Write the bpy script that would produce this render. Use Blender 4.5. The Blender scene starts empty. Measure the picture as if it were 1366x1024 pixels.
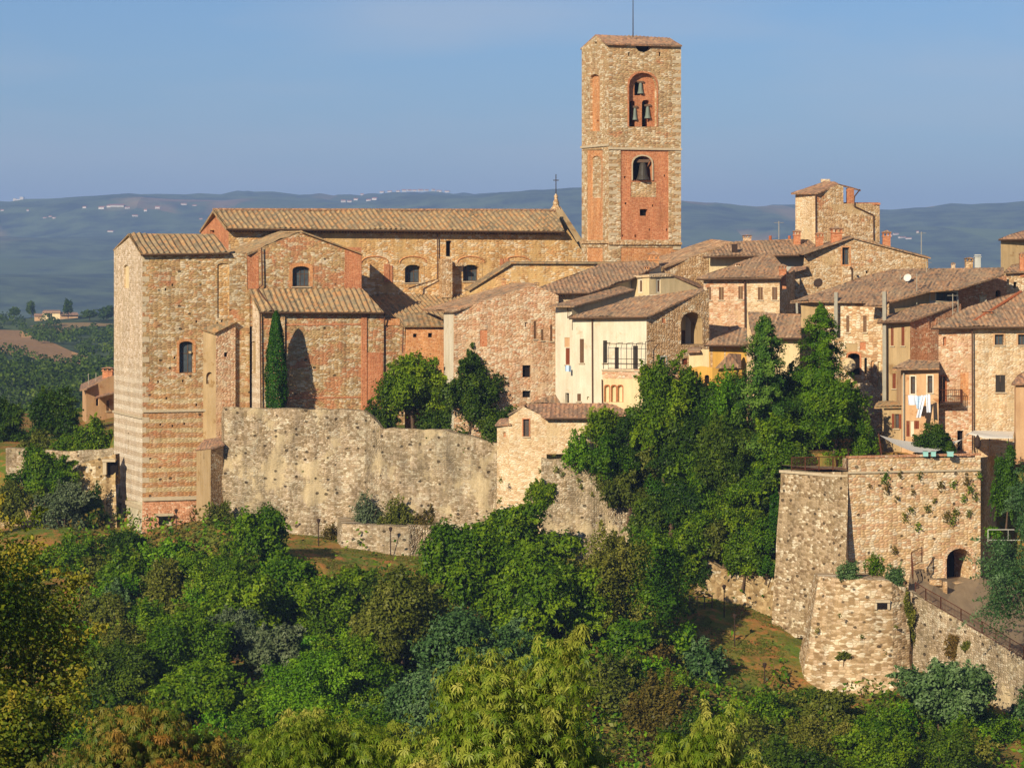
import bpy, math, random
import numpy as np
from mathutils import Vector, geometry, noise

D = bpy.data
SC = bpy.context.scene
COL = SC.collection
random.seed(7)

# ------------------------------------------------------------------ camera, light, exposure
EYE = 40.0          # eye height in metres
F = 4000.0          # focal length in photo pixels (photo 1366 x 1024)
HX, HY = 683.0, 340.0   # optical axis in photo pixels (level camera, lens shifted down)
cam = D.cameras.new("camera")
cam_o = D.objects.new("camera", cam)
COL.objects.link(cam_o)
cam_o.location = (0, 0, EYE)
cam_o.rotation_euler = (math.radians(90), 0, 0)
cam.sensor_width = 36.0
cam.lens = F / 1366.0 * 36.0
cam.shift_y = -(512.0 - HY) / 1366.0
cam.clip_start = 1.0
cam.clip_end = 40000.0
SC.camera = cam_o

SUN_AZ = 29.0       # degrees left of the line behind the camera
SUN_EL = 25.0
w = D.worlds.new("World")
SC.world = w
w.use_nodes = True
nt = w.node_tree
nt.nodes.clear()
sky = nt.nodes.new("ShaderNodeTexSky")
sky.sky_type = 'NISHITA'
sky.sun_disc = False
sky.sun_elevation = math.radians(SUN_EL)
sky.sun_rotation = math.radians(180 + SUN_AZ)
sky.altitude = 200
sky.air_density = 1.0
sky.dust_density = 0.3
sky.ozone_density = 7.0
bg = nt.nodes.new("ShaderNodeBackground")
bg.inputs[1].default_value = 0.066
wo = nt.nodes.new("ShaderNodeOutputWorld")
# thin high wisps and a slightly bluer air
tcw = nt.nodes.new("ShaderNodeTexCoord")
mpw = nt.nodes.new("ShaderNodeMapping"); mpw.inputs["Scale"].default_value = (3.0, 3.0, 16.0); nt.links.new(tcw.outputs["Generated"], mpw.inputs[0])
nzw = nt.nodes.new("ShaderNodeTexNoise"); nzw.inputs["Scale"].default_value = 2.2; nzw.inputs["Detail"].default_value = 5; nt.links.new(mpw.outputs[0], nzw.inputs["Vector"])
mrw = nt.nodes.new("ShaderNodeMapRange"); nt.links.new(nzw.outputs[0], mrw.inputs[0])
for i_, x_ in enumerate((.42, .72, 0, .38)): mrw.inputs[i_ + 1].default_value = x_
tint = nt.nodes.new("ShaderNodeMix"); tint.data_type = 'RGBA'; tint.blend_type = 'MULTIPLY'; tint.inputs[0].default_value = 1.0
nt.links.new(sky.outputs[0], tint.inputs[6]); tint.inputs[7].default_value = (.88, .92, 1.04, 1)
wisp = nt.nodes.new("ShaderNodeMix"); wisp.data_type = 'RGBA'
nt.links.new(mrw.outputs[0], wisp.inputs[0]); nt.links.new(tint.outputs[2], wisp.inputs[6]); wisp.inputs[7].default_value = (6.5, 6.8, 7.4, 1)
nt.links.new(wisp.outputs[2], bg.inputs[0])
nt.links.new(bg.outputs[0], wo.inputs[0])

sun = D.lights.new("sun", 'SUN')
sun.energy = 4.9
sun.angle = math.radians(0.5)
sun.color = (1.0, 0.87, 0.70)
sun_o = D.objects.new("sun", sun)
COL.objects.link(sun_o)
to_sun = Vector((-math.sin(math.radians(SUN_AZ)) * math.cos(math.radians(SUN_EL)),
                 -math.cos(math.radians(SUN_AZ)) * math.cos(math.radians(SUN_EL)),
                 math.sin(math.radians(SUN_EL))))
sun_o.rotation_euler = to_sun.to_track_quat('Z', 'Y').to_euler()
sun_o.location = (-60, -60, 120)

SC.view_settings.view_transform = 'Standard'
SC.view_settings.look = 'None'
SC.view_settings.exposure = 0.4
SC.view_settings.gamma = 1.0
SC.cycles.use_denoising = True
SC.cycles.max_bounces = 5
SC.cycles.diffuse_bounces = 3
SC.cycles.transparent_max_bounces = 6
SC.cycles.volume_bounces = 0
SC.cycles.volume_max_steps = 64

# ------------------------------------------------------------------ pixel <-> world
def P(px, py, Y):
    return Vector(((px - HX) / F * Y, Y, EYE - (py - HY) / F * Y))

def yl(px, px0, Y0, deg):
    """depth at photo column px on the plan line that starts at (px0, Y0) and runs at deg degrees."""
    k = (px - HX) / F
    x0 = (px0 - HX) / F * Y0
    dx, dy = math.cos(math.radians(deg)), math.sin(math.radians(deg))
    s = (k * Y0 - x0) / (dx - k * dy)
    return Y0 + s * dy

def lerp(a, b, t):
    return a + (b - a) * t

def sstep(t):
    t = min(1.0, max(0.0, t))
    return t * t * (3 - 2 * t)

# ------------------------------------------------------------------ object helpers
def set_tags(o, label=None, cat=None, group=None, kind=None):
    if label: o["label"] = label
    if cat: o["category"] = cat
    if group: o["group"] = group
    if kind: o["kind"] = kind

def thing(name, label, cat, loc, group=None):
    o = D.objects.new(name, None)
    o.empty_display_size = 1.0
    o.location = loc
    COL.objects.link(o)
    set_tags(o, label, cat, group)
    return o

def base_of(parent):
    b = Vector((0, 0, 0))
    while parent is not None:
        b += Vector(parent.location)
        parent = parent.parent
    return b

def auto_uv(pts):
    n = Vector((0, 0, 0))
    for i in range(len(pts)):
        n += (pts[i] - pts[0]).cross(pts[(i + 1) % len(pts)] - pts[0])
    if n.length < 1e-9:
        return [(p.x, p.z) for p in pts]
    n.normalize()
    if abs(n.z) > 0.75:
        return [(p.x, p.y) for p in pts]
    t = Vector((-n.y, n.x, 0)).normalized()
    if t.x < 0: t = -t
    return [(p.dot(t), p.z) for p in pts]

class MB:
    def __init__(self):
        self.v, self.f, self.uv = [], [], []
    def poly(self, pts, uvs=None):
        pts = [Vector(p) for p in pts]
        i = len(self.v)
        self.v += pts
        self.f.append(tuple(range(i, i + len(pts))))
        self.uv += (uvs if uvs else auto_uv(pts))
    def box(self, o, ax, ay, az):
        """o = a corner, ax ay az = edge vectors"""
        o, ax, ay, az = Vector(o), Vector(ax), Vector(ay), Vector(az)
        c = [o, o + ax, o + ax + ay, o + ay]
        d = [q + az for q in c]
        if ax.cross(ay).dot(az) < 0:
            c.reverse(); d.reverse()
        self.poly([c[3], c[2], c[1], c[0]])
        self.poly(d)
        for i in range(4):
            j = (i + 1) % 4
            self.poly([c[i], c[j], d[j], d[i]])
    def cbox(self, c, sx, sy, sz):
        c = Vector(c)
        self.box(c - Vector((sx / 2, sy / 2, 0)), (sx, 0, 0), (0, sy, 0), (0, 0, sz))
    def tube(self, pts, r, n=6, r2=None):
        pts = [Vector(p) for p in pts]
        rings = []
        for i, p in enumerate(pts):
            a = pts[max(0, i - 1)]; b = pts[min(len(pts) - 1, i + 1)]
            d = (b - a).normalized()
            s = d.cross(Vector((0, 0, 1)))
            if s.length < 0.1: s = d.cross(Vector((0, 1, 0)))
            s.normalize(); t = s.cross(d)
            rr = r if r2 is None else lerp(r, r2, i / (len(pts) - 1))
            rings.append([p + s * math.cos(2 * math.pi * k / n) * rr + t * math.sin(2 * math.pi * k / n) * rr for k in range(n)])
        for a, b in zip(rings, rings[1:]):
            for k in range(n):
                self.poly([a[k], a[(k + 1) % n], b[(k + 1) % n], b[k]])
        self.poly(rings[0]); self.poly(rings[-1])
    def lathe(self, c, prof, n=14):
        c = Vector(c)
        rings = [[c + Vector((math.cos(2 * math.pi * k / n) * r, math.sin(2 * math.pi * k / n) * r, z)) for k in range(n)] for r, z in prof]
        for a, b in zip(rings, rings[1:]):
            for k in range(n):
                self.poly([a[k], a[(k + 1) % n], b[(k + 1) % n], b[k]])
    def build(self, name, mat, parent=None, smooth=False, loc=None):
        if not self.f: return None
        b = base_of(parent) if parent else (Vector(loc) if loc else Vector((0, 0, 0)))
        me = D.meshes.new(name)
        me.from_pydata([tuple(p - b) for p in self.v], [], self.f)
        uvl = me.uv_layers.new(name="UVMap")
        uvl.data.foreach_set("uv", [c for q in self.uv for c in q])
        me.materials.append(mat)
        if smooth: me.shade_smooth()
        o = D.objects.new(name, me)
        o.parent = parent
        if parent is None: o.location = b
        COL.objects.link(o)
        return o

def np_mesh(name, V, Q, mat, parent=None, loc=None, var=None, uv=None, smooth=False):
    b = np.array(base_of(parent) if parent else (loc if loc is not None else (0, 0, 0)), dtype=np.float64)
    V = np.asarray(V, dtype=np.float64) - b
    Q = np.asarray(Q, dtype=np.int32)
    k = Q.shape[1]
    me = D.meshes.new(name)
    me.vertices.add(len(V)); me.vertices.foreach_set("co", V.astype(np.float32).ravel())
    me.loops.add(Q.size); me.loops.foreach_set("vertex_index", Q.ravel())
    me.polygons.add(len(Q))
    me.polygons.foreach_set("loop_start", np.arange(0, Q.size, k, dtype=np.int32))
    me.update(calc_edges=True)
    if var is not None:
        a = me.attributes.new("var", 'FLOAT', 'POINT')
        a.data.foreach_set("value", np.asarray(var, dtype=np.float32))
    if uv is not None:
        l = me.uv_layers.new(name="UVMap")
        l.data.foreach_set("uv", np.asarray(uv, dtype=np.float32)[Q.ravel()].ravel())
    me.materials.append(mat)
    if smooth: me.shade_smooth()
    o = D.objects.new(name, me)
    o.parent = parent
    if parent is None: o.location = b
    COL.objects.link(o)
    return o

# ------------------------------------------------------------------ materials
def lin(h):
    h = h.lstrip('#')
    c = [int(h[i:i + 2], 16) / 255 for i in (0, 2, 4)]
    return tuple(x / 12.92 if x <= .04045 else ((x + .055) / 1.055) ** 2.4 for x in c) + (1,)

def newmat(name, rough=0.9):
    m = D.materials.new(name); m.use_nodes = True
    n = m.node_tree
    for x in list(n.nodes): n.nodes.remove(x)
    out = n.nodes.new("ShaderNodeOutputMaterial")
    bs = n.nodes.new("ShaderNodeBsdfPrincipled")
    bs.inputs["Roughness"].default_value = rough
    bs.inputs["Specular IOR Level"].default_value = 0.15
    n.links.new(bs.outputs[0], out.inputs[0])
    return m, n, bs

def pink(h):
    c = lin(h); return (min(1, c[0] * 1.09), c[1] * 1.05, min(1, c[2] * 1.14), 1)

def setin(nt, sock, v):
    if isinstance(v, bpy.types.NodeSocket): nt.links.new(v, sock)
    else: sock.default_value = v

def mth(nt, op, a, b=0.0, c=None, clamp=False):
    n = nt.nodes.new("ShaderNodeMath"); n.operation = op; n.use_clamp = clamp
    setin(nt, n.inputs[0], a); setin(nt, n.inputs[1], b)
    if c is not None: setin(nt, n.inputs[2], c)
    return n.outputs[0]

def mixc(nt, f, a, b, mode='MIX'):
    n = nt.nodes.new("ShaderNodeMix"); n.data_type = 'RGBA'; n.blend_type = mode
    setin(nt, n.inputs[0], f); setin(nt, n.inputs[6], a); setin(nt, n.inputs[7], b)
    return n.outputs[2]

def ramp(nt, f, stops, mode='LINEAR'):
    n = nt.nodes.new("ShaderNodeValToRGB"); n.color_ramp.interpolation = mode
    cr = n.color_ramp
    while len(cr.elements) < len(stops): cr.elements.new(0.5)
    for e, (p, c) in zip(cr.elements, stops):
        e.position = p; e.color = c if len(c) == 4 else tuple(c) + (1,)
    nt.links.new(f, n.inputs[0])
    return n.outputs[0]

def maprange(nt, v, a, b, c=0.0, d=1.0):
    n = nt.nodes.new("ShaderNodeMapRange")
    setin(nt, n.inputs[0], v)
    for i, x in enumerate((a, b, c, d)): setin(nt, n.inputs[i + 1], x)
    return n.outputs[0]

def mapping(nt, vec, scale, loc=(0, 0, 0)):
    n = nt.nodes.new("ShaderNodeMapping")
    nt.links.new(vec, n.inputs[0])
    n.inputs["Scale"].default_value = scale; n.inputs["Location"].default_value = loc
    return n.outputs[0]

def noise_t(nt, vec, scale, detail=3, rough=.55, out=0):
    n = nt.nodes.new("ShaderNodeTexNoise")
    nt.links.new(vec, n.inputs["Vector"])
    n.inputs["Scale"].default_value = scale; n.inputs["Detail"].default_value = detail
    n.inputs["Roughness"].default_value = rough
    return n.outputs[out]

def vor(nt, vec, feature='F1', rnd=.8, dims='2D'):
    n = nt.nodes.new("ShaderNodeTexVoronoi"); n.voronoi_dimensions = dims; n.feature = feature
    nt.links.new(vec, n.inputs["Vector"])
    n.inputs["Scale"].default_value = 1.0; n.inputs["Randomness"].default_value = rnd
    return n

def uvnode(nt):
    n = nt.nodes.new("ShaderNodeTexCoord")
    return n.outputs["UV"]

def bump(nt, bs, h, strength=.5, dist=.08):
    n = nt.nodes.new("ShaderNodeBump")
    n.inputs["Strength"].default_value = strength; n.inputs["Distance"].default_value = dist
    nt.links.new(h, n.inputs["Height"]); nt.links.new(n.outputs[0], bs.inputs["Normal"])

SEED = [0]
def stone(name, pal, sx=2.4, sy=4.6, white=.0, wcol=('d8c8a2', 'e4d8ba'), fs=1.35, mortar='a58d68', mw=.09, brick=.0, plaster=.0, plc='b9a27a', band=None, bstr=.6, rnd=.75, gain=1.0, stain=.75, holes=0.0, grey=0.0):
    """rubble / coursed masonry: cells coloured from a palette, mortar, patches of brick and render, water stains."""
    SEED[0] += 1; sd = SEED[0] * 13.7
    m, nt, bs = newmat(name, .92)
    uv = uvnode(nt)
    wn = noise_t(nt, uv, 1.3, 2, .5, 1)
    sub = nt.nodes.new("ShaderNodeVectorMath"); sub.operation = 'MULTIPLY_ADD'
    nt.links.new(wn, sub.inputs[0]); sub.inputs[1].default_value = (.35, .12, 0); nt.links.new(uv, sub.inputs[2])
    wv = sub.outputs[0]
    mp = mapping(nt, wv, (sx * fs, sy * fs, 1), (sd, sd * .7, 0))
    v1 = vor(nt, mp, 'F1', rnd); v2 = vor(nt, mp, 'DISTANCE_TO_EDGE', rnd)
    sep = nt.nodes.new("ShaderNodeSeparateColor"); nt.links.new(v1.outputs["Color"], sep.inputs[0])
    r = sep.outputs[0]; r2 = sep.outputs[1]
    n = len(pal)
    col = ramp(nt, r, [(i / n, pink(c)) for i, c in enumerate(pal)], 'CONSTANT')
    big = noise_t(nt, mapping(nt, uv, (1, 1.6, 1), (sd, 0, 0)), .22, 4, .6)
    col = mixc(nt, maprange(nt, big, .35, .7, 0, .4), col, lin(pal[0]))
    if white > 0:     # whitish stones come in clusters and courses
        cl = noise_t(nt, mapping(nt, uv, (.55, 1.5, 1), (sd * .3, 7, 0)), .8, 4, .6)
        wm = maprange(nt, mth(nt, 'ADD', r2, mth(nt, 'MULTIPLY', mth(nt, 'SUBTRACT', cl, .5), 2.6)), .98 - white * .7, 1.0 - white * .7)
        col = mixc(nt, mth(nt, 'MULTIPLY', wm, .68), col, mixc(nt, r, lin(wcol[0]), lin(wcol[1])))
    if grey > 0:      # lichen greying
        gn = noise_t(nt, mapping(nt, uv, (1, .8, 1), (sd, 21, 0)), .16, 6, .65)
        col = mixc(nt, maprange(nt, gn, .42, .62, 0, grey), col, lin('8c846a'))
    edge = maprange(nt, v2.outputs["Distance"], mw * .4, mw * 1.6, 1, 0)
    col = mixc(nt, mth(nt, 'MULTIPLY', edge, .6), col, lin(mortar))
    hgt = mth(nt, 'MULTIPLY', v2.outputs["Distance"], 1.5, clamp=True)
    hgt = mth(nt, 'ADD', hgt, mth(nt, 'MULTIPLY', r2, .35))
    if band:
        sepx = nt.nodes.new("ShaderNodeSeparateXYZ"); nt.links.new(wv, sepx.inputs[0])
        per, lo, hi, c1, c2 = band
        s = mth(nt, 'SINE', mth(nt, 'MULTIPLY', sepx.outputs[1], 2 * math.pi / per))
        s = maprange(nt, mth(nt, 'ADD', s, mth(nt, 'MULTIPLY', mth(nt, 'SUBTRACT', big, .5), 1.5)), -.25, .45)
        zone = maprange(nt, sepx.outputs[1], hi, lo)
        bc = mixc(nt, s, lin(c1), lin(c2))
        col = mixc(nt, mth(nt, 'MULTIPLY', zone, .62), col, bc)
    if brick > 0:
        bt = nt.nodes.new("ShaderNodeTexBrick")
        nt.links.new(uv, bt.inputs["Vector"])
        bt.inputs["Scale"].default_value = 1; bt.inputs["Brick Width"].default_value = .42
        bt.inputs["Row Height"].default_value = .13; bt.inputs["Mortar Size"].default_value = .012
        bt.inputs["Color1"].default_value = lin('c08658'); bt.inputs["Color2"].default_value = lin('aa6f48')
        bt.inputs["Mortar"].default_value = lin('b99370')
        bt.inputs["Mortar Smooth"].default_value = .3
        nb = noise_t(nt, mapping(nt, uv, (1, 1.5, 1), (sd * 1.3, 5, 0)), .35, 5, .65)
        thr = .72 - brick * .45
        mk = maprange(nt, nb, thr, thr + .06)
        # keep some stones in the brickwork
        keep = maprange(nt, r2, .72, .74, 1, .25)
        col = mixc(nt, mth(nt, 'MULTIPLY', mk, keep), col, bt.outputs["Color"])
    if plaster > 0:
        n2 = noise_t(nt, mapping(nt, uv, (1, .8, 1), (3, sd, 0)), .28, 6, .62)
        thr = .74 - plaster * .5
        mk = maprange(nt, n2, thr, thr + .05, 0, .85)
        col = mixc(nt, mk, col, lin(plc))
        hgt = mth(nt, 'MULTIPLY', hgt, mth(nt, 'SUBTRACT', 1.0, mth(nt, 'MULTIPLY', mk, .8)))
    if holes > 0:
        v3 = vor(nt, mapping(nt, wv, (1.0, 1.3, 1), (sd, 9, 0)), 'F1', 1.0)
        sp3 = nt.nodes.new("ShaderNodeSeparateColor"); nt.links.new(v3.outputs["Color"], sp3.inputs[0])
        mk = mth(nt, 'MULTIPLY', maprange(nt, v3.outputs["Distance"], mth(nt, 'MULTIPLY', sp3.outputs[1], .16), .17, 1, 0), maprange(nt, sp3.outputs[0], 1 - holes, 1 - holes + .01))
        col = mixc(nt, mth(nt, 'MULTIPLY', mk, .85), col, lin('3b3020'))  # shade inside the small wall holes, painted as dark spots
        hgt = mth(nt, 'SUBTRACT', hgt, mth(nt, 'MULTIPLY', mk, 1.0))
    st = noise_t(nt, mapping(nt, uv, (1.1, .22, 1), (0, sd, 0)), .9, 5, .6)
    st = maprange(nt, st, .3, .62, stain, 1.08)
    fine = maprange(nt, noise_t(nt, uv, 5.5, 3, .7), .3, .7, .86, 1.14)
    k = mth(nt, 'MULTIPLY', mth(nt, 'MULTIPLY', st, fine), gain)
    sc = nt.nodes.new("ShaderNodeVectorMath"); sc.operation = 'SCALE'
    nt.links.new(col, sc.inputs[0]); nt.links.new(k, sc.inputs[3])
    nt.links.new(sc.outputs[0], bs.inputs["Base Color"])
    bump(nt, bs, hgt, bstr, .12)
    return m

def plaster(name, c1, c2, stain=.8, gain=1.0, peel=None):
    SEED[0] += 1; sd = SEED[0] * 7.3
    m, nt, bs = newmat(name, .95)
    uv = uvnode(nt)
    a = noise_t(nt, mapping(nt, uv, (1, .5, 1), (sd, 0, 0)), .7, 6, .65)
    col = mixc(nt, maprange(nt, a, .35, .65), lin(c1), lin(c2))
    if peel:
        b = noise_t(nt, mapping(nt, uv, (1, 1, 1), (0, sd, 0)), .55, 7, .7)
        col = mixc(nt, maprange(nt, b, .58, .62), col, lin(peel))
    st = maprange(nt, noise_t(nt, mapping(nt, uv, (2.2, .18, 1), (sd, 3, 0)), 1, 4, .6), .3, .6, stain, 1.04)
    fine = maprange(nt, noise_t(nt, uv, 9, 2, .7), .3, .7, .93, 1.06)
    k = mth(nt, 'MULTIPLY', mth(nt, 'MULTIPLY', st, fine), gain)
    sc = nt.nodes.new("ShaderNodeVectorMath"); sc.operation = 'SCALE'
    nt.links.new(col, sc.inputs[0]); nt.links.new(k, sc.inputs[3])
    nt.links.new(sc.outputs[0], bs.inputs["Base Color"])
    bump(nt, bs, a, .25, .1)
    return m

def tiles(name, pal, per, row=.42):
    """clay roof tiles: colour per tile, lichen patches. UV = metres along eave / up the slope"""
    SEED[0] += 1; sd = SEED[0] * 3.1
    m, nt, bs = newmat(name, .95)
    uv = uvnode(nt)
    sx = nt.nodes.new("ShaderNodeSeparateXYZ"); nt.links.new(uv, sx.inputs[0])
    iu = mth(nt, 'FLOOR', mth(nt, 'DIVIDE', sx.outputs[0], per * .5))
    iv = mth(nt, 'FLOOR', mth(nt, 'DIVIDE', mth(nt, 'ADD', sx.outputs[1], mth(nt, 'MULTIPLY', iu, .17)), row))
    cb = nt.nodes.new("ShaderNodeCombineXYZ"); nt.links.new(iu, cb.inputs[0]); nt.links.new(iv, cb.inputs[1]); cb.inputs[2].default_value = sd
    wn = nt.nodes.new("ShaderNodeTexWhiteNoise"); nt.links.new(cb.outputs[0], wn.inputs[0])
    cb2 = nt.nodes.new("ShaderNodeCombineXYZ"); nt.links.new(iu, cb2.inputs[0]); cb2.inputs[2].default_value = sd
    wn2 = nt.nodes.new("ShaderNodeTexWhiteNoise"); nt.links.new(cb2.outputs[0], wn2.inputs[0])
    f = mth(nt, 'ADD', mth(nt, 'MULTIPLY', wn.outputs[0], .65), mth(nt, 'MULTIPLY', wn2.outputs[0], .35))
    n = len(pal)
    col = ramp(nt, f, [(.12 + .76 * i / (n - 1), lin(c)) for i, c in enumerate(pal)])
    big = noise_t(nt, uv, .45, 5, .65)
    col = mixc(nt, maprange(nt, big, .42, .72, 0, .6), col, lin('827a62'))
    big2 = noise_t(nt, mapping(nt, uv, (1, 1, 1), (9, 3, 0)), .8, 4, .65)
    col = mixc(nt, maprange(nt, big2, .56, .72, 0, .5), col, lin('5c5246'))
    fine = maprange(nt, noise_t(nt, uv, 6, 2, .7), .3, .7, .8, 1.2)
    sc = nt.nodes.new("ShaderNodeVectorMath"); sc.operation = 'SCALE'
    nt.links.new(col, sc.inputs[0]); nt.links.new(fine, sc.inputs[3])
    nt.links.new(sc.outputs[0], bs.inputs["Base Color"])
    fr = mth(nt, 'FRACT', mth(nt, 'DIVIDE', mth(nt, 'ADD', sx.outputs[1], mth(nt, 'MULTIPLY', iu, .17)), row))
    bump(nt, bs, mth(nt, 'ADD', mth(nt, 'MULTIPLY', fr, -.5), mth(nt, 'MULTIPLY', wn.outputs[0], .3)), .6, .08)
    return m

def plain(name, c, rough=.7, var=.12, metal=0.0):
    m, nt, bs = newmat(name, rough)
    tc = nt.nodes.new("ShaderNodeTexCoord")
    nn = maprange(nt, noise_t(nt, tc.outputs["Object"], 2.5, 4, .6), .3, .7, 1 - var, 1 + var)
    rgb = nt.nodes.new("ShaderNodeVectorMath"); rgb.operation = 'SCALE'
    rgb.inputs[0].default_value = lin(c)[:3]; nt.links.new(nn, rgb.inputs[3])
    nt.links.new(rgb.outputs[0], bs.inputs["Base Color"])
    bs.inputs["Metallic"].default_value = metal
    return m

def leafmat(name, c, trans=.3, gain=1.0):
    """c = three colours along the per-leaf variation"""
    m = D.materials.new(name); m.use_nodes = True
    nt = m.node_tree
    for x in list(nt.nodes): nt.nodes.remove(x)
    out = nt.nodes.new("ShaderNodeOutputMaterial")
    at = nt.nodes.new("ShaderNodeAttribute"); at.attribute_name = "var"
    col = ramp(nt, at.outputs["Fac"], [(i / (len(c) - 1), tuple(x * gain for x in lin(q)[:3]) + (1,)) for i, q in enumerate(c)])
    oi = nt.nodes.new("ShaderNodeObjectInfo")
    hs = nt.nodes.new("ShaderNodeHueSaturation")
    nt.links.new(col, hs.inputs["Color"])
    nt.links.new(maprange(nt, oi.outputs["Random"], 0, 1, .485, .515), hs.inputs["Hue"])
    nt.links.new(maprange(nt, oi.outputs["Random"], 0, 1, 1.15, .85), hs.inputs["Value"])
    d = nt.nodes.new("ShaderNodeBsdfDiffuse"); t = nt.nodes.new("ShaderNodeBsdfTranslucent")
    g = nt.nodes.new("ShaderNodeBsdfGlossy"); g.inputs["Roughness"].default_value = .45
    g.inputs["Color"].default_value = (.6, .6, .6, 1)
    nt.links.new(hs.outputs[0], d.inputs["Color"]); nt.links.new(hs.outputs[0], t.inputs["Color"])
    mx = nt.nodes.new("ShaderNodeMixShader"); mx.inputs[0].default_value = trans
    nt.links.new(d.outputs[0], mx.inputs[1]); nt.links.new(t.outputs[0], mx.inputs[2])
    m2 = nt.nodes.new("ShaderNodeMixShader"); m2.inputs[0].default_value = .012
    nt.links.new(mx.outputs[0], m2.inputs[1]); nt.links.new(g.outputs[0], m2.inputs[2])
    nt.links.new(m2.outputs[0], out.inputs[0])
    return m

M = {}
M['church'] = stone('church_stone', ['b0905c', 'a08050', 'bf9f6c', '92704a', 'b98a58', 'b39a66'], 1.9, 4.4, white=.42, mortar='a88e60', grey=.25, brick=.48, plaster=.16, plc='b89a66', stain=.72, holes=.12)
M['apse_front'] = stone('apse_stone', ['b0905e', 'a3824f', 'ba9a68', '94724a', 'b88a58', 'a88e58'], 1.7, 4.2, white=.46, mortar='a88e62', brick=.38, plaster=.14, grey=.25, plc='b89a66',
                        band=(.95, 24.5, 29.0, 'b07a4c', 'c4b080'), stain=.72, holes=.15)
M['apse_side'] = stone('apse_pale_stone', ['c4b08c', 'b8a47e', 'cfbc98', 'd8c8a8', 'b09a74', 'c8b694'], 1.6, 3.6, mortar='bba888', brick=.03, plaster=.10, plc='c2b092',
                       band=(.95, 26.5, 31.0, 'b8a486', 'd8ccb2'), stain=.8, mw=.06)
M['apse_base'] = plaster('apse_base_render', 'c9bea0', 'b3a684', .8, peel='99855f')
M['nave'] = stone('nave_stone', ['c49f66', 'b8925a', 'cfac72', 'ac8450', 'c6965c'], 1.7, 3.6, white=.42, mortar='bd9b66', brick=.16, plaster=.42, plc='c6a268', stain=.75)
M['pale_pilaster'] = plaster('pale_pilaster_render', 'b39a72', 'a3895f', .8, peel='94764b')
M['tower'] = stone('tower_stone', ['b39668', 'a3875a', 'bfa376', '9a7a52', 'b38e60', 'b09a6c'], 1.7, 3.8, white=.40, mortar='a88e64', brick=.22, plaster=.04, stain=.75)
M['brick'] = stone('old_brick', ['b9764a', 'ae6c44', 'c28458', 'b37048', 'c48c60', 'a4633e'], 3.2, 7.5, mortar='b88a62', mw=.12, stain=.72, bstr=.3)
M['brick_orange'] = stone('orange_brick', ['c48a54', 'bc814c', 'cc9660', 'b27446', 'cda070'], 3.2, 7.5, mortar='b98c5c', mw=.12, stain=.72, bstr=.3, plaster=.15, plc='c09a64')
M['town'] = stone('town_stone', ['bb9b6c', 'ab8b5c', 'c8aa7a', 'a07f54', 'ccb488'], 2.3, 4.4, white=.34, mortar='b2946a', brick=.28, plaster=.30, plc='b79a6c', stain=.78)
M['town_pale'] = stone('pale_town_stone', ['ccb183', 'bfa376', 'd6bf95', 'b4966a', 'd0b88c'], 2.3, 4.2, white=.28, mortar='c2a87c', brick=.12, plaster=.38, plc='c8ae82', stain=.8)
M['town_pink'] = stone('pinkish_town_stone', ['c4a278', 'b8926a', 'd2b48a', 'b08058', 'cca682'], 2.2, 4.0, white=.26, mortar='c0a078', brick=.30, plaster=.34, plc='c4a37a', stain=.8)
M['town_mix'] = stone('patched_town_stone', ['bf9a70', 'ae875e', 'cfae86', 'b8865e', 'c8a67c'], 2.1, 4.0, white=.42, mortar='b8966c', brick=.16, plaster=.36, plc='ceb088', stain=.74)
M['town_rough'] = stone('rough_town_stone', ['ccb286', 'b08c5e', 'd8c298', 'a8845a', 'c4a474'], 1.9, 3.2, white=.5, mortar='a68458', mw=.1, brick=.16, plaster=.05, stain=.8)
M['town_brown'] = stone('brown_town_stone', ['b59466', 'a68558', 'c2a476', '997850', 'ccb286'], 2.6, 4.6, white=.15, mortar='a88a5e', brick=.18, plaster=.15, plc='9c8058', stain=.78)
M['brick_wall'] = stone('brownish_brick_wall', ['b8825a', 'ac764e', 'c49068', 'c69c74', '9e6c48'], 2.8, 6.5, white=.1, mortar='b08a62', mw=.1, brick=.2, stain=.75, bstr=.4)
M['rampart'] = stone('rampart_stone', ['a89470', '988460', 'b6a27c', 'c2b08c', '86724e'], 2.5, 4.0, white=.26, mortar='9a8662', brick=.10, plaster=.42, plc='b4a17a', stain=.52, holes=.3, bstr=1.0, grey=.5)
M['bastion'] = stone('bastion_stone', ['c6a876', 'b69868', 'd0b688', 'b48e66', 'c09a70', 'd6c094'], 1.8, 3.4, white=.42, mortar='b09060', brick=.14, plaster=.12, plc='b2945f', stain=.78, holes=.22)
M['bastion_side'] = stone('grey_bastion_stone', ['97835f', '86724e', 'a48f6a', 'ac9872', '745f40'], 2.2, 3.7, mortar='9a8662', plaster=.1, plc='9a8b6c', stain=.72, holes=.35, white=.12, brick=.08)
M['bastion_low'] = stone('low_bastion_stone', ['a88f66', '967d54', 'b8a078', '856c46', 'c0aa80'], 1.7, 3.8, white=.3, mortar='97805a', mw=.1, brick=.06, plaster=.05, stain=.7, holes=.4)
M['rock'] = stone('rock', ['9c8458', '8a7248', 'ac9464', '7c643e', 'b4a070'], 1.9, 2.3, white=.12, mortar='a68c60', plaster=.3, plc='a8925f', stain=.6, bstr=1.0, holes=.3)
M['white'] = plaster('white_render', 'd6cbb0', 'c9bc9e', .86, peel='c4b494')
M['cream'] = plaster('cream_render', 'd8c294', 'ccb484', .86)
M['beige'] = plaster('beige_render', 'b39a70', 'a68c62', .8, peel='94764c')
M['ochre'] = plaster('yellow_render', 'c99c4c', 'bc8e42', .8)
M['peach'] = plaster('peach_render', 'c9a67a', 'b98f64', .84, peel='a8784e')
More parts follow.
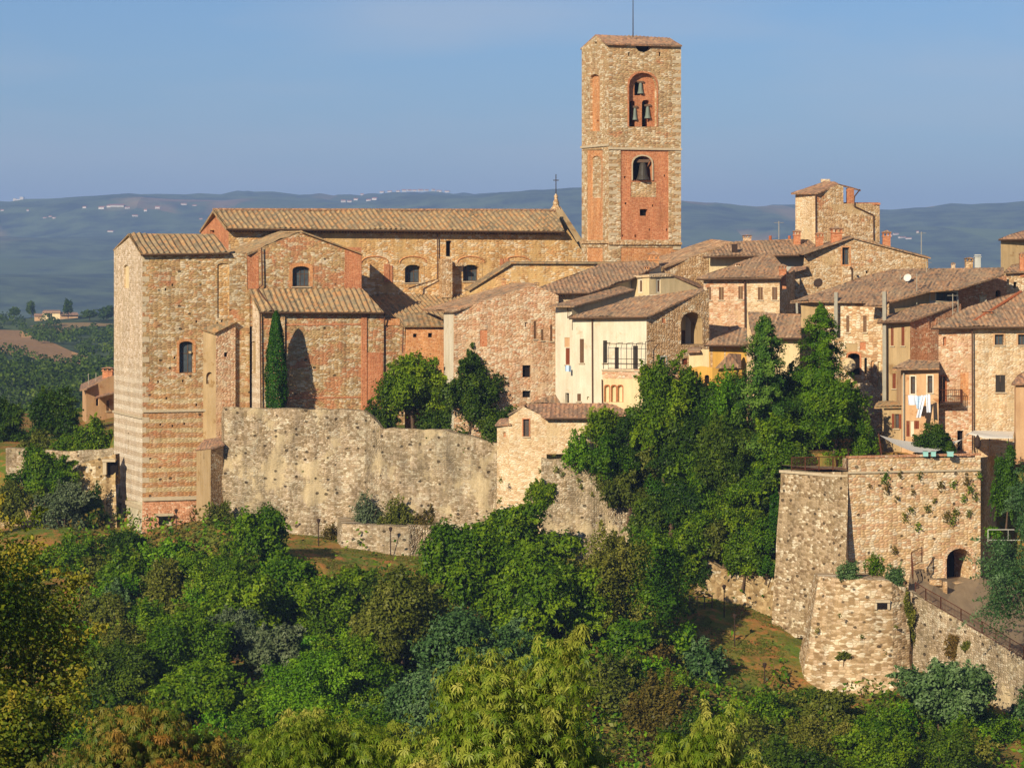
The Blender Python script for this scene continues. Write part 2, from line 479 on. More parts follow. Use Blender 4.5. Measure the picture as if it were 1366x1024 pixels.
M['greywhite'] = plaster('grey_white_render', 'b8b8ac', 'a8a898', .9)
M['tile_church'] = tiles('church_roof_tiles', ['7a6a4e', '988260', 'a68a60', 'ac7e50', 'b89868', '867454'], .56)
M['tile'] = tiles('lichened_roof_tiles', ['6c5a48', '96795e', 'ac8a66', 'b8885e', '84684e', 'c4a078'], .34)
M['tile_red'] = tiles('reddish_roof_tiles', ['84644e', 'a87f64', 'b88862', '96745a', '7a6250', 'c49a72'], .34)
M['wood'] = plain('brown_wood', '5e4a38')
M['shutter'] = plain('brown_shutter', '6b4f36')
M['shutter_dark'] = plain('dark_shutter', '39342c')
M['shutter_red'] = plain('red_brown_shutter', '7a3f24')
M['glass'] = plain('dark_glass', '4a5254', .2, .25)
M['dark'] = plain('painted_shade', '1c1712', .95)  # near-black colour stands in for the shade inside openings
M['iron'] = plain('rusty_iron', '3a2c22', .7)
M['ironred'] = plain('brown_painted_iron', '54301f', .7)
M['gutter'] = plain('brown_gutter', '4f3b2a', .5)
M['pipe'] = plain('copper_pipe', '5a4030', .5)
M['pipe_grey'] = plain('grey_flue_pipe', 'a09a86', .6)
M['sill'] = plain('stone_sill', 'b9a888', .9)
M['bronze'] = plain('green_bronze', '6e786a', .5)
M['bronze_dark'] = plain('dark_bronze', '3f3a30', .5)
M['brick_trim'] = plain('brick_trim', 'a8643c', .9, .2)
M['canvas'] = plain('white_canvas', 'cfcabb', .8, .05)
M['cloth'] = plain('white_cloth', 'dfe2e4', .9, .05)
M['cloth_blue'] = plain('pale_blue_cloth', 'b8cfe0', .9, .05)
M['teal'] = plain('pale_teal_plastic', '8fc0b4', .5, .05)
M['terracotta'] = plain('terracotta', 'a8603a', .9)
M['bark'] = plain('bark', '5a4836', .95, .3)
M['bark_pale'] = plain('pale_bark', '8d7a60', .95, .3)
M['far_wall'] = plain('far_house_wall', 'c8c0b0', .9)
M['far_roof'] = plain('far_house_roof', 'a86a4c', .9)
M['path'] = plaster('path_gravel', '8f7c60', '7f6c52', .85)
M['road'] = plaster('dusty_path', 'b09a80', 'a48e74', .9)
# ------------------------------------------------------------------ terrain
def tps_fit(pts):
    X = np.array([(p.x, p.y) for p in pts]) / 100.0
    Z = np.array([p.z for p in pts])
    n = len(X)
    d = np.sqrt(((X[:, None] - X[None]) ** 2).sum(-1))
    K = np.where(d > 0, d * d * np.log(d + 1e-12), 0) + np.eye(n) * .002
    A = np.zeros((n + 3, n + 3)); A[:n, :n] = K
    A[:n, n] = 1; A[:n, n + 1:] = X; A[n, :n] = 1; A[n + 1:, :n] = X.T
    s = np.linalg.solve(A, np.concatenate([Z, np.zeros(3)]))
    return X, s

LOW = [P(*q) for q in [
    (-60, 720, 300), (75, 705, 290), (150, 735, 286), (190, 722, 284), (250, 706, 283), (375, 714, 280), (450, 729, 278), (545, 745, 275),
    (600, 765, 271), (700, 785, 264), (850, 775, 261), (425, 740, 268), (330, 745, 272),
    (940, 800, 259), (1030, 832, 253), (1045, 935, 240), (1085, 930, 243), (980, 865, 247), (925, 850, 248),
    (500, 815, 262), (200, 800, 268), (435, 865, 246), (100, 860, 255),
    (700, 900, 235), (900, 930, 231), (1100, 950, 236), (1210, 940, 237), (1366, 985, 228), (1250, 1000, 224), (1450, 1000, 225),
    (300, 1000, 220), (700, 1015, 213), (1000, 1020, 213), (-50, 980, 225)]]
for X in (-110, -40, 30, 100):
    LOW += [Vector((X, 170, -5)), Vector((X, 130, -6)), Vector((X, 85, 4)), Vector((X, 45, 20)), Vector((X, 0, 37.5)), Vector((X, -60, 48))]
for X in (-110, -30, 60, 110):
    LOW += [Vector((X, 330, 11)), Vector((X, 380, 9))]
TX, TS = tps_fit(LOW)

# outer edge of the town platform in plan: (px, depth, height of the ground behind, width of the step)
EDGE = [(-400, 305, 19.5, 6), (0, 304, 19.5, 5), (130, 302, 21, 4), (152, 300.5, 23.5, 3), (172, 296.5, 24.6, 2.5), (190, 291.6, 24.6, 2.5), (264, 294.4, 24.6, 2.5), (296.5, 295.6, 24.8, 2.5), (297.5, 287.4, 24.8, 2.5), (486, 284.2, 24.6, 2.5), (515, 283.8, 23.0, 2.5), (600, 281.6, 22.8, 2.5), (655, 280.4, 21.8, 2.5), (666.5, 280.0, 21.8, 2.5),
        (671, 274.0, 21.6, 2.5), (728, 272.2, 21.2, 2.5), (850, 270.4, 21.4, 3), (890, 262, 23.0, 12), (1000, 259, 23.3, 10), (1042, 257.8, 23.3, 3), (1124, 252.5, 22.7, 2.5), (1140, 258, 22.7, 2.5), (1308, 261, 22.7, 2.5), (1330, 262, 22.7, 3), (1380, 260, 22.7, 4), (1800, 262, 22, 6)]
EX = np.array([(p - HX) / F * Y for p, Y, z, s in EDGE]); EY = np.array([q[1] for q in EDGE], float)
EZ = np.array([q[2] for q in EDGE], float); EW = np.array([q[3] for q in EDGE], float)

CREST = [(-4000, 285), (-1500, 276), (-400, 282), (0, 278), (60, 276), (110, 268), (170, 262), (260, 264), (330, 260), (400, 264), (470, 267), (540, 261), (610, 262), (690, 264), (770, 272), (905, 279), (990, 284),
         (1035, 277), (1060, 279), (1090, 284), (1180, 290), (1240, 282), (1300, 278), (1366, 279), (1700, 270), (3000, 280), (6000, 275)]
CPX = np.array([c[0] for c in CREST], float); CPY = np.array([c[1] for c in CREST], float)

_rs = np.random.RandomState(3)
_wav = [(_rs.uniform(0, 2 * math.pi), _rs.uniform(0, 2 * math.pi), 10 ** _rs.uniform(-.1, .9)) for _ in range(26)]
def fbm(x, y, base):
    s = np.zeros_like(x)
    for a, ph, fr in _wav:
        k = fr * 2 * math.pi / base
        s += np.sin((x * math.cos(a) + y * math.sin(a)) * k + ph) / fr ** 1.0
    return s / 4.0

def ground_z(x, y):
    x = np.atleast_1d(np.asarray(x, float)); y = np.atleast_1d(np.asarray(y, float))
    xs, ys = np.clip(x, -130, 130), np.clip(y, -60, 380)
    Q = np.stack([xs, ys], -1) / 100.0
    z = np.full(x.shape, TS[-3]) + Q[..., 0] * TS[-2] + Q[..., 1] * TS[-1]
    for i in range(len(TX)):
        d2 = (Q[..., 0] - TX[i, 0]) ** 2 + (Q[..., 1] - TX[i, 1]) ** 2
        z += TS[i] * .5 * d2 * np.log(d2 + 1e-12)
    z += fbm(x, y, 22) * .45
    ey, ez, ew = np.interp(x, EX, EY), np.interp(x, EX, EZ), np.interp(x, EX, EW)
    t = np.clip((y - ey - .3) / ew, 0, 1); t = t * t * (3 - 2 * t)
    ez = ez + np.clip((y - ey - 8) * .06, 0, 3)
    z = z * (1 - t) + ez * t
    # fall away behind the town
    t = np.clip((y - 345) / 110, 0, 1); t = t * t * (3 - 2 * t)
    z = z * (1 - t) + (-18 + fbm(x, y, 130) * 2) * t
    # far profile
    pr = np.interp(y, [455, 560, 700, 1000, 1300, 1480, 1800, 2500, 3500, 5000, 7000, 9000, 10500, 14500],
                   [-18, -14, 1, 4, 7.5, 8, -45, -70, -30, 5, 80, 209, 190, 120])
    px = HX + F * x / np.maximum(y, 1)
    cz = EYE - (np.interp(px, CPX, CPY) - HY) / F * 9000
    far = np.clip((y - 5500) / 3500, 0, 1)
    pr = pr * (1 - far) + cz * np.interp(y, [0, 9000, 10500, 14500], [1, 1, .92, .6]) * far + 0
    amp = np.interp(y, [455, 700, 1300, 1900, 3500, 6500, 8000, 9000, 14000], [1, 2, 2.5, 8, 26, 40, 14, 3, 8])
    pr = pr + fbm(x, y, np.interp(y, [0, 1600, 1900, 14000], [260, 260, 2400, 2400])) * amp
    pr = pr + fbm(x + 900, y, 260) * np.interp(y, [6000, 8200, 9600], [0, 9, 9])
    t = np.clip((y - 455) / 60, 0, 1)
    return z * (1 - t) + pr * t

def gz(x, y):
    return float(ground_z(x, y)[0])

def hit(px, py, y0=60.0, y1=2200.0):
    """where the view line of a photo pixel meets the ground"""
    Y = np.concatenate([np.arange(y0, 420, .4), np.arange(420, y1, 4.0)])
    x = (px - HX) / F * Y; zr = EYE - (py - HY) / F * Y
    g = ground_z(x, Y)
    b = np.nonzero(g >= zr)[0]
    i = b[0] if len(b) else len(Y) - 1
    return Vector((x[i], Y[i], g[i]))

def axis(segs):
    out = []
    for a, b, s in segs:
        n = max(1, int(round((b - a) / s)))
        out += list(np.linspace(a, b, n, endpoint=False))
    return np.array(out + [segs[-1][1]])
gx = axis([(-9000, -3000, 300), (-3000, -600, 60), (-600, -150, 12), (-150, -60, 3), (-60, 60, 1.2), (60, 150, 3), (150, 600, 12), (600, 3000, 60), (3000, 9000, 300)])
gy = axis([(-200, 0, 20), (0, 200, 6), (200, 300, 1.0), (300, 460, 4), (460, 1600, 16), (1600, 5000, 70), (5000, 9600, 70), (9600, 15000, 400)])
GX, GY = np.meshgrid(gx, gy)
GZ = ground_z(GX.ravel(), GY.ravel())
nx, ny = len(gx), len(gy)
V = np.stack([GX.ravel(), GY.ravel(), GZ], -1)
ii, jj = np.meshgrid(np.arange(nx - 1), np.arange(ny - 1))
a = (jj * nx + ii).ravel()
Q = np.stack([a, a + 1, a + nx + 1, a + nx], -1)

gm, nt, bs = newmat("ground_soil", .97)
geo = nt.nodes.new("ShaderNodeNewGeometry")
pos = geo.outputs["Position"]
sp = nt.nodes.new("ShaderNodeSeparateXYZ"); nt.links.new(pos, sp.inputs[0])
n1 = noise_t(nt, pos, .16, 5, .65); n2 = noise_t(nt, pos, .9, 4, .7)
near = mixc(nt, maprange(nt, n1, .42, .58), lin('5a6a22'), lin('8c6a34'))
near = mixc(nt, maprange(nt, n2, .5, .68), near, lin('a8673a'))
near = mixc(nt, maprange(nt, noise_t(nt, pos, .4, 5, .7), .5, .62, 0, .8), near, lin('4c5c1c'))
f1 = noise_t(nt, mapping(nt, pos, (1, 1, .1)), .012, 6, .7)
f2 = noise_t(nt, mapping(nt, pos, (1, .45, .1), (40, 3, 0)), .0016, 4, .6)
wood = mixc(nt, maprange(nt, f1, .38, .6), lin('1e2c16'), lin('56643a'))
fld = vor(nt, mapping(nt, pos, (.0042, .0016, 0)), 'F1', .9)
sp4 = nt.nodes.new("ShaderNodeSeparateColor"); nt.links.new(fld.outputs["Color"], sp4.inputs[0])
fc = ramp(nt, sp4.outputs[0], [(0, lin('8f7a4e')), (.25, lin('5f6e34')), (.5, lin('a88c5c')), (.7, lin('4f5e2c')), (.85, lin('8a6d48'))], 'CONSTANT')
farc = mixc(nt, mth(nt, 'MULTIPLY', maprange(nt, f2, .47, .54, 0, .9), maprange(nt, sp4.outputs[1], .5, .6, 0, 1)), wood, fc)
farc = mixc(nt, maprange(nt, sp.outputs[1], 8200, 8600), farc, wood)
farc = mixc(nt, mth(nt, 'MULTIPLY', maprange(nt, sp.outputs[1], 1500, 1700), maprange(nt, sp.outputs[1], 4600, 5200, 1, 0)), farc, wood)
col = mixc(nt, maprange(nt, sp.outputs[1], 330, 480), near, farc)
nt.links.new(col, bs.inputs["Base Color"])
bump(nt, bs, mth(nt, 'ADD', n2, mth(nt, 'MULTIPLY', f1, 1)), .5, .6)
g = np_mesh("ground", V, Q, gm, smooth=True)
set_tags(g, kind="structure")

def drape(name, outline, mat, n=26, lift=.25, base=None):
    """a sheet laid on the ground, its outline given where it is seen"""
    pts = [hit(px, py) for px, py in outline]
    poly = [(p.x, p.y) for p in pts]
    tri = geometry.delaunay_2d_cdt([Vector(q) for q in poly] +
        [Vector((lerp(min(q[0] for q in poly), max(q[0] for q in poly), (i + .5) / n), lerp(min(q[1] for q in poly), max(q[1] for q in poly), (j + .5) / n))) for i in range(n) for j in range(n)],
        [], [list(range(len(poly)))], 2, 1e-4)
    vs, fs = tri[0], tri[2]
    zz = ground_z([v.x for v in vs], [v.y for v in vs])
    mb = MB()
    for f in fs:
        mb.poly([Vector((vs[i].x, vs[i].y, zz[i] + lift)) for i in f])
    o = mb.build(name, mat)
    set_tags(o, kind="structure")
    return o

M['field'] = plaster('ploughed_soil', 'a07c4e', '8c6c44', .9)
M['field2'] = plaster('stubble_soil', '94764c', '7a6a3c', .9)
drape('field', [(-30, 452), (0, 441), (28, 442), (60, 455), (95, 470), (118, 478), (112, 487), (60, 484), (0, 470), (-30, 465)], M['field'])
drape('field', [(40, 436), (70, 432), (110, 431), (150, 433), (150, 436), (110, 436), (95, 446), (62, 443)], M['field2'])

# ------------------------------------------------------------------ building kit
class Frame:
    """vertical wall plane through two plan points; px,py -> (u,z)"""
    def __init__(s, a, b):
        s.A = a if isinstance(a, Vector) else P(a[0], HY, a[1])
        s.B = b if isinstance(b, Vector) else P(b[0], HY, b[1])
        s.A = Vector((s.A.x, s.A.y, 0)); s.B = Vector((s.B.x, s.B.y, 0))
        s.U = (s.B - s.A); s.L = s.U.length; s.U.normalize()
        s.N = Vector((s.U.y, -s.U.x, 0))
    def uz(s, px, py):
        k = (px - HX) / F
        t = (k * s.A.y - s.A.x) / (s.U.x - k * s.U.y)
        Y = s.A.y + t * s.U.y
        return (t, EYE - (py - HY) / F * Y)
    def p3(s, u, z, n=0.0):
        return s.A + s.U * u + s.N * n + Vector((0, 0, z))

def arch_pts(x0, y0, x1, y1, rise, down=False, n=8):
    """outline of an opening in pixels, crown at y0, arch rise in pixels"""
    if rise <= 0: return [(x0, y1), (x1, y1), (x1, y0), (x0, y0)]
    cx, hw = (x0 + x1) / 2, (x1 - x0) / 2
    if down:
        return [(x1, y0), (x0, y0)] + [(cx - hw * math.cos(math.pi * i / n), y0 + (y1 - y0) * math.sin(math.pi * i / n)) for i in range(1, n)]
    return [(x0, y1), (x1, y1)] + [(cx + hw * math.cos(math.pi * i / n), y0 + rise - rise * math.sin(math.pi * i / n)) for i in range(0, n + 1)]

class Bld:
    def __init__(s, name, label, cat, px, py, Y, group=None):
        s.o = thing(name, label, cat, P(px, py, Y), group)
        s.acc = {}
    def mb(s, name, mat):
        k = (name, mat)
        if k not in s.acc: s.acc[k] = MB()
        return s.acc[k]
    def finish(s):
        for (name, mat), mb in s.acc.items(): mb.build(name, M[mat], s.o)
        s.acc = {}
        return s.o
    # --- wall with openings
    def region(s, fr, outer, holes, n, mat, name):
        polys = [[Vector((u, z, 0)) for u, z in outer]] + [[Vector((u, z, 0)) for u, z in h['o']] for h in holes]
        flat = [q for p in polys for q in p]
        mb = s.mb(name, mat)
        for t in geometry.tessellate_polygon(polys):
            q = [flat[i] for i in t]
            if (q[1] - q[0]).cross(q[2] - q[0]).z < 0: q.reverse()
            mb.poly([fr.p3(v.x, v.y, n) for v in q])
        for h in holes:
            d = h['d']; o = h['o']; rm = s.mb(name, h.get('rmat', mat))
            for i in range(len(o)):
                a, b = o[i], o[(i + 1) % len(o)]
                rm.poly([fr.p3(a[0], a[1], n), fr.p3(b[0], b[1], n), fr.p3(b[0], b[1], n - d), fr.p3(a[0], a[1], n - d)])
            s.fill(fr, h, n - d, mat, name)
    def fill(s, fr, h, n, mat, name):
        o, k = h['o'], h['k']
        us = [q[0] for q in o]; zs = [q[1] for q in o]
        u0, u1, z0, z1 = min(us), max(us), min(zs), max(zs)
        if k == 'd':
            q = MB(); q.poly([fr.p3(u, z, n + .01) for u, z in o]); q.build('shade_panel', M['dark'], s.o)  # panel closing the hole; the shade inside is painted on it
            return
        if k == 'n':
            s.region(fr, o, h.get('sub', []), n, h.get('fmat', mat), h.get('fname', name))
            return
        if k in ('g', 'o', 'b'):
            f = MB(); w = .07
            f.box(fr.p3(u0, z0, n), fr.U * (u1 - u0), fr.N * .06, Vector((0, 0, w)))
            f.box(fr.p3(u0, z0, n), fr.U * w, fr.N * .06, Vector((0, 0, z1 - z0)))
            f.box(fr.p3(u1 - w, z0, n), fr.U * w, fr.N * .06, Vector((0, 0, z1 - z0)))
            f.box(fr.p3(u0, z1 - w, n), fr.U * (u1 - u0), fr.N * .055, Vector((0, 0, w)))
            nb = h.get('bars', 1)
            for i in range(1, nb + 1):
                uc = lerp(u0, u1, i / (nb + 1))
                f.box(fr.p3(uc - .035, z0, n), fr.U * .07, fr.N * .05, Vector((0, 0, z1 - z0)))
            if z1 - z0 > 1.0:
                zc = lerp(z0, z1, .6)
                f.box(fr.p3(u0, zc, n), fr.U * (u1 - u0), fr.N * .045, Vector((0, 0, .06)))
            wdw = f.build('window', M[h.get('wmat', 'wood')], s.o)
            g = MB(); g.poly([fr.p3(u, z, n + .015) for u, z in o])
            g.build('pane', M['glass'], wdw)
            if k == 'o':
                hw = (u1 - u0) / 2
                for sd in (0, 1):
                    m = MB(); uu = u0 - hw - .02 if sd == 0 else u1 + .02
                    m.box(fr.p3(uu, z0, .03), fr.U * hw, fr.N * .05, Vector((0, 0, z1 - z0)))
                    m.build('shutter', M[h.get('smat', 'shutter')], s.o)
        if k == 's':
            m = MB(); mid = (u0 + u1) / 2
            for a, b in ((u0, mid - .015), (mid + .015, u1)):
                m.box(fr.p3(a, z0, n), fr.U * (b - a), fr.N * .05, Vector((0, 0, z1 - z0)))
                zz = z0 + .1
                while zz < z1 - .1:
                    m.box(fr.p3(a + .04, zz, n + .05), fr.U * (b - a - .08), fr.N * .015, Vector((0, 0, .05)))
                    zz += .14
            m.build('shutter', M[h.get('smat', 'shutter')], s.o)
        if h.get('sill', k in ('g', 'o', 's')) and z1 - z0 > .6:
            m = MB(); m.box(fr.p3(u0 - .1, z0 - .1, -.05), fr.U * (u1 - u0 + .2), fr.N * .17, Vector((0, 0, .09)))
            m.build('sill', M['sill'], s.o)
    def hspec(s, fr, spec):
        """spec = (kind, x0, y0, x1, y1, options)"""
        k, x0, y0, x1, y1 = spec[:5]
        op = dict(spec[5]) if len(spec) > 5 else {}
        pts = arch_pts(x0, y0, x1, y1, op.get('arch', 0), op.get('down', False))
        h = dict(op); h['k'] = k
        h['o'] = [fr.uz(*q) for q in pts]
        h['d'] = op.get('depth', {'g': .28, 'o': .22, 's': .1, 'd': .9, 'n': .18}.get(k, .2))
        h['sub'] = [s.hspec(fr, q) for q in op.get('sub', [])]
        if 'trim' in op:     # brick or stone surround standing proud of the wall
            tr = MB(); cu = sum(q[0] for q in h['o']) / len(h['o']); cz = sum(q[1] for q in h['o']) / len(h['o'])
            o = h['o']; w = op.get('tw', .22)
            lo = min(q[1] for q in o)
            out = []
            for u, z in o:
                uu = u + (w if u > cu else -w)
                zz = z + (w if z > cz else (-w if op.get('full') else 0))
                out.append((uu, zz))
            for i in range(len(o)):
                j = (i + 1) % len(o)
                if not op.get('full') and abs(o[i][1] - lo) < .01 and abs(o[j][1] - lo) < .01: continue
                a, b, c, d = o[i], o[j], out[j], out[i]
                tr.poly([fr.p3(*a, .04), fr.p3(*b, .04), fr.p3(*c, .04), fr.p3(*d, .04)])
                tr.poly([fr.p3(*c, .04), fr.p3(*d, .04), fr.p3(*d, -.02), fr.p3(*c, -.02)])
                tr.poly([fr.p3(*a, .04), fr.p3(*b, .04), fr.p3(*b, -.05), fr.p3(*a, -.05)])
            tr.build('surround', M[op['trim']], s.o)
        return h
    def wall(s, a, b, top, holes=(), mat='town', name='wall', zb=22.0, bot=None):
        fr = Frame(a, b)
        if isinstance(top, (int, float)): top = [(a[0], top), (b[0], top)]
        tp = [fr.uz(*q) for q in top]
        bt = [(fr.L, zb), (0, zb)] if bot is None else [fr.uz(*q) for q in reversed(bot)]
        tp[0] = (0, tp[0][1]); tp[-1] = (fr.L, tp[-1][1])
        outer = [(0, bt[-1][1])] + tp + [(fr.L, bt[0][1])]
        outer = [(bt[-1])] + tp + bt[:-1]
        s.region(fr, outer, [s.hspec(fr, q) for q in holes], 0, mat, name)
        return fr
    def back(s, pts, mat='town', zb=22.0):
        """plain hidden walls through 3D top points"""
        mb = s.mb('wall', mat)
        for a, b in zip(pts, pts[1:]):
            mb.poly([Vector((a.x, a.y, zb)), Vector((b.x, b.y, zb)), b, a])
    # --- tiled roof: eave from A to B, other corners where they are seen
    def roof(s, A, B, rest, pitch=18, mat='tile', per=.34, name='roof', gutter=False, amp=.028, thick=.13, fill_back=None):
        a, b = P(*A), P(*B)
        U = (b - a); U.z = 0; U.normalize()
        back = Vector((-U.y, U.x, 0))
        if back.y < 0: back = -back
        slope = back + Vector((0, 0, math.tan(math.radians(pitch))))
        slope.normalize()
        E = (b - a).normalized()
        nrm = E.cross(slope).normalized()
        if len(rest[0]) == 3: nrm = E.cross(P(*rest[0]) - b).normalized()
        if nrm.z < 0: nrm = -nrm
        pts = [a, b]
        for q in rest:
            if len(q) == 3: pts.append(P(*q)); continue
            d = P(q[0], q[1], 1.0) - Vector((0, 0, EYE))
            t = (a - Vector((0, 0, EYE))).dot(nrm) / d.dot(nrm)
            pts.append(Vector((0, 0, EYE)) + d * t)
        slab = roof_slab(pts, E, nrm, per, amp, thick)
        o = slab.build(name, M[mat], s.o)
        if gutter:
            g = MB(); g.tube([a + Vector((0, -.06, -.1)), b + Vector((0, -.06, -.1))], .085, 6)
            g.build('gutter', M['gutter'], s.o)
        return o, pts
    def chimney(s, roof, px, y0, y1, w, Y, mat='brick', cap=True, name='chimney'):
        m = MB(); c = P(px, y1, Y); sx = w / F * Y; top = EYE - (y0 - HY) / F * Y
        H = top - c.z
        m.cbox(c - Vector((0, 0, .8)), sx * .82, sx * .7, H * .62 + .8)
        m.cbox(c + Vector((0, 0, H * .62)), sx, sx * .86, H * .06)
        zt = c.z + H * .68
        for dx in (-.36, 0, .36):
            m.cbox(Vector((c.x + dx * sx, c.y, zt)), sx * .12, sx * .66, H * .14)
        m.cbox(Vector((c.x, c.y, zt + H * .14)), sx * .98, sx * .82, H * .05)
        o = m.build(name, M[mat], roof)
        r = MB(); zc = zt + H * .19; hw, hd = sx * .58, sx * .5
        ap = [Vector((c.x - hw, c.y, top)), Vector((c.x + hw, c.y, top))]
        f = [Vector((c.x - hw, c.y - hd, zc)), Vector((c.x + hw, c.y - hd, zc)), Vector((c.x + hw, c.y + hd, zc)), Vector((c.x - hw, c.y + hd, zc))]
        # gable towards the viewer
        a1, a2 = Vector((c.x, c.y - hd, top)), Vector((c.x, c.y + hd, top))
        r.poly([f[0], f[1], a1]); r.poly([f[2], f[3], a2]); r.poly([f[0], a1, a2, f[3]]); r.poly([f[1], f[2], a2, a1]); r.poly([f[3], f[2], f[1], f[0]])
        mm = r.build(name, M['tile_red'], roof)
        # join cap into the chimney: one chimney = one mesh with two materials
        me = o.data; me.materials.append(M['tile_red'])
        import bmesh
        bm = bmesh.new(); bm.from_mesh(me); n0 = len(bm.faces); bm.from_mesh(mm.data); bm.faces.ensure_lookup_table()
        for f_ in bm.faces[n0:]: f_.material_index = 1
        bm.to_mesh(me); bm.free(); D.objects.remove(mm)
        return o
    def pipe(s, pts, r=.07, mat='pipe', name='downpipe'):
        m = MB(); m.tube([P(*q) for q in pts], r, 6)
        return m.build(name, M[mat], s.o)
    def aerial(s, px, y0, y1, Y, arms=True):
        m = MB(); a, b = P(px, y1, Y), P(px, y0, Y)
        m.tube([a, b], .035, 5)
        if arms:
            d = .35
            m.tube([b + Vector((-.5, 0, -.15)), b + Vector((.5, .1, -.15))], .02, 4)
            for k in range(-2, 3): m.tube([b + Vector((k * .2, -.25, -.15)), b + Vector((k * .2, .25, -.15))], .015, 4)
        return m.build('aerial', M['pipe_grey'], s.o)

def roof_slab(pts, E, nrm, per, amp, thick):
    S = nrm.cross(E).normalized()
    if S.z < 0: S = -S
    o = pts[0]
    uv = [((p - o).dot(E), (p - o).dot(S)) for p in pts]
    u0, u1 = min(q[0] for q in uv), max(q[0] for q in uv)
    step = per / 4
    n = max(2, int(round((u1 - u0) / step)))
    mb = MB(); cols = []
    for i in range(n + 1):
        u = lerp(u0, u1, i / n); uu = min(max(u, u0 + 1e-4), u1 - 1e-4)
        vs = []
        for k in range(len(uv)):
            (a1, b1), (a2, b2) = uv[k], uv[(k + 1) % len(uv)]
            if (a1 - uu) * (a2 - uu) < 0: vs.append(b1 + (b2 - b1) * (uu - a1) / (a2 - a1))
        if len(vs) < 2: vs = [0, 0.01]
        h = amp * math.cos(2 * math.pi * u / per) if i % 4 != 9 else 0
        cols.append((u, min(vs), max(vs), h))
    L = max(c[2] - c[1] for c in cols); nr = max(2, int(L / .8))
    rnd = random.Random(int(abs(o.x * 100) + abs(o.y)))
    sag = lambda u, v: .06 * math.sin(u * .7 + o.x) + .045 * math.sin(v * 1.3 + u * .4) + .09 * noise.noise(Vector((u * .5, v * .5, o.x)))
    def pt(u, v, h): return o + E * u + S * v + nrm * (h + .0)
    jit = [rnd.uniform(-.05, .03) for _ in range(n + 2)]
    idx = []
    for i, (u, a, b, h) in enumerate(cols):
        col = []
        for j in range(nr + 1):
            v = lerp(a, b, j / nr)
            col.append(len(mb.v)); mb.v.append(pt(u, v + (jit[i // 4] if j == 0 else 0), h + sag(u, v)))
        idx.append(col)
    for i in range(n):
        for j in range(nr):
            q = (idx[i][j], idx[i + 1][j], idx[i + 1][j + 1], idx[i][j + 1])
            mb.f.append(q)
            for t in q:
                d = mb.v[t] - o; mb.uv.append((d.dot(E) + o.x, d.dot(S) + o.y))
    # underside and rims
    low = []
    for p in pts: low.append(p - nrm * thick)
    mb.poly(list(low))
    for k in range(len(pts)):
        a, b = pts[k], pts[(k + 1) % len(pts)]
        mb.poly([a + nrm * amp * .5, b + nrm * amp * .5, b - nrm * thick, a - nrm * thick])
    return mb

def rubble(parent, name, cols, mat, amp=.18, cell=.75, cap=1.0, jag=.15, loc=None, drop=3.0):
    """rough masonry sheet. cols = (pxTop, pyTop, YTop, pxBot, pyBot, YBot) from left to right, with a broad top and a back."""
    tops = [P(c[0], c[1], c[2]) for c in cols]; bots = [P(c[3], c[4], c[5]) for c in cols]
    T, B = [], []
    for i in range(len(cols) - 1):
        n = max(1, int((tops[i + 1] - tops[i]).length / cell))
        for k in range(n):
            T.append(tops[i].lerp(tops[i + 1], k / n)); B.append(bots[i].lerp(bots[i + 1], k / n))
    T.append(tops[-1]); B.append(bots[-1])
    nv = max(2, int(max((t - b).length for t, b in zip(T, B)) / cell))
    rows = []; us = []; u = 0
    for i, (t, b) in enumerate(zip(T, B)):
        if i: u += (T[i] - T[i - 1]).length
        a = T[min(i + 1, len(T) - 1)] - T[max(i - 1, 0)]; a.z = 0; a.normalize()
        nrm = Vector((a.y, -a.x, 0))
        if nrm.y > 0 and abs(nrm.y) > .2: nrm = -nrm
        col = []
        for j in range(nv + 1):
            p = b.lerp(t, j / nv)
            d = noise.noise(p * .35) * amp * 1.3 + noise.noise(p * 1.1) * amp * .5
            p = p + nrm * d
            if j == nv: p = p + Vector((0, 0, noise.noise(p * .8) * jag + (random.random() - .5) * jag * .5))
            col.append(p)
        q = col[-1]
        col.append(q - nrm * cap + Vector((0, 0, noise.noise(q * .6 + Vector((5, 0, 0))) * jag * .5)))
        col.append(q - nrm * (cap + .2) - Vector((0, 0, drop)))
        rows.append(col); us.append(u)
    mb = MB()
    for i in range(len(rows) - 1):
        for j in range(nv + 2):
            q = [rows[i][j], rows[i + 1][j], rows[i + 1][j + 1], rows[i][j + 1]]
            u0, u1 = us[i] + cols[0][0], us[i + 1] + cols[0][0]
            if j == nv: uv = [(u0, q[0].y), (u1, q[1].y), (u1, q[2].y), (u0, q[3].y)]
            else: uv = [(u0, q[0].z), (u1, q[1].z), (u1, q[2].z), (u0, q[3].z)]
            mb.poly(q, uv)
    return mb.build(name, M[mat], parent, loc=loc)
def slab(b, pts, mat, thick=.14, name='roof', parent=None):
    """flat tiled slab through 3D points given as (px, py, Y)"""
    p = [P(*q) if not isinstance(q, Vector) else q for q in pts]
    n = (p[1] - p[0]).cross(p[-1] - p[0]).normalized()
    if n.z < 0: n = -n
    m = MB(); low = [q - n * thick for q in p]
    m.poly(p); m.poly(list(reversed(low)))
    for i in range(len(p)):
        j = (i + 1) % len(p)
        m.poly([p[i], p[j], low[j], low[i]])
    return m.build(name, M[mat], parent or b.o)

def strip(b, fr, x0, y0, x1, y1, mat, proud=.06, name='pilaster', slope=0):
    u0, z1 = fr.uz(x0, y0); u1, _ = fr.uz(x1, y0); _, z0 = fr.uz(x0, y1)
    m = MB(); m.box(fr.p3(u0, z0, -.05), fr.U * (u1 - u0), fr.N * (proud + .05), Vector((0, 0, z1 - z0)))
    return m.build(name, M[mat], b.o)

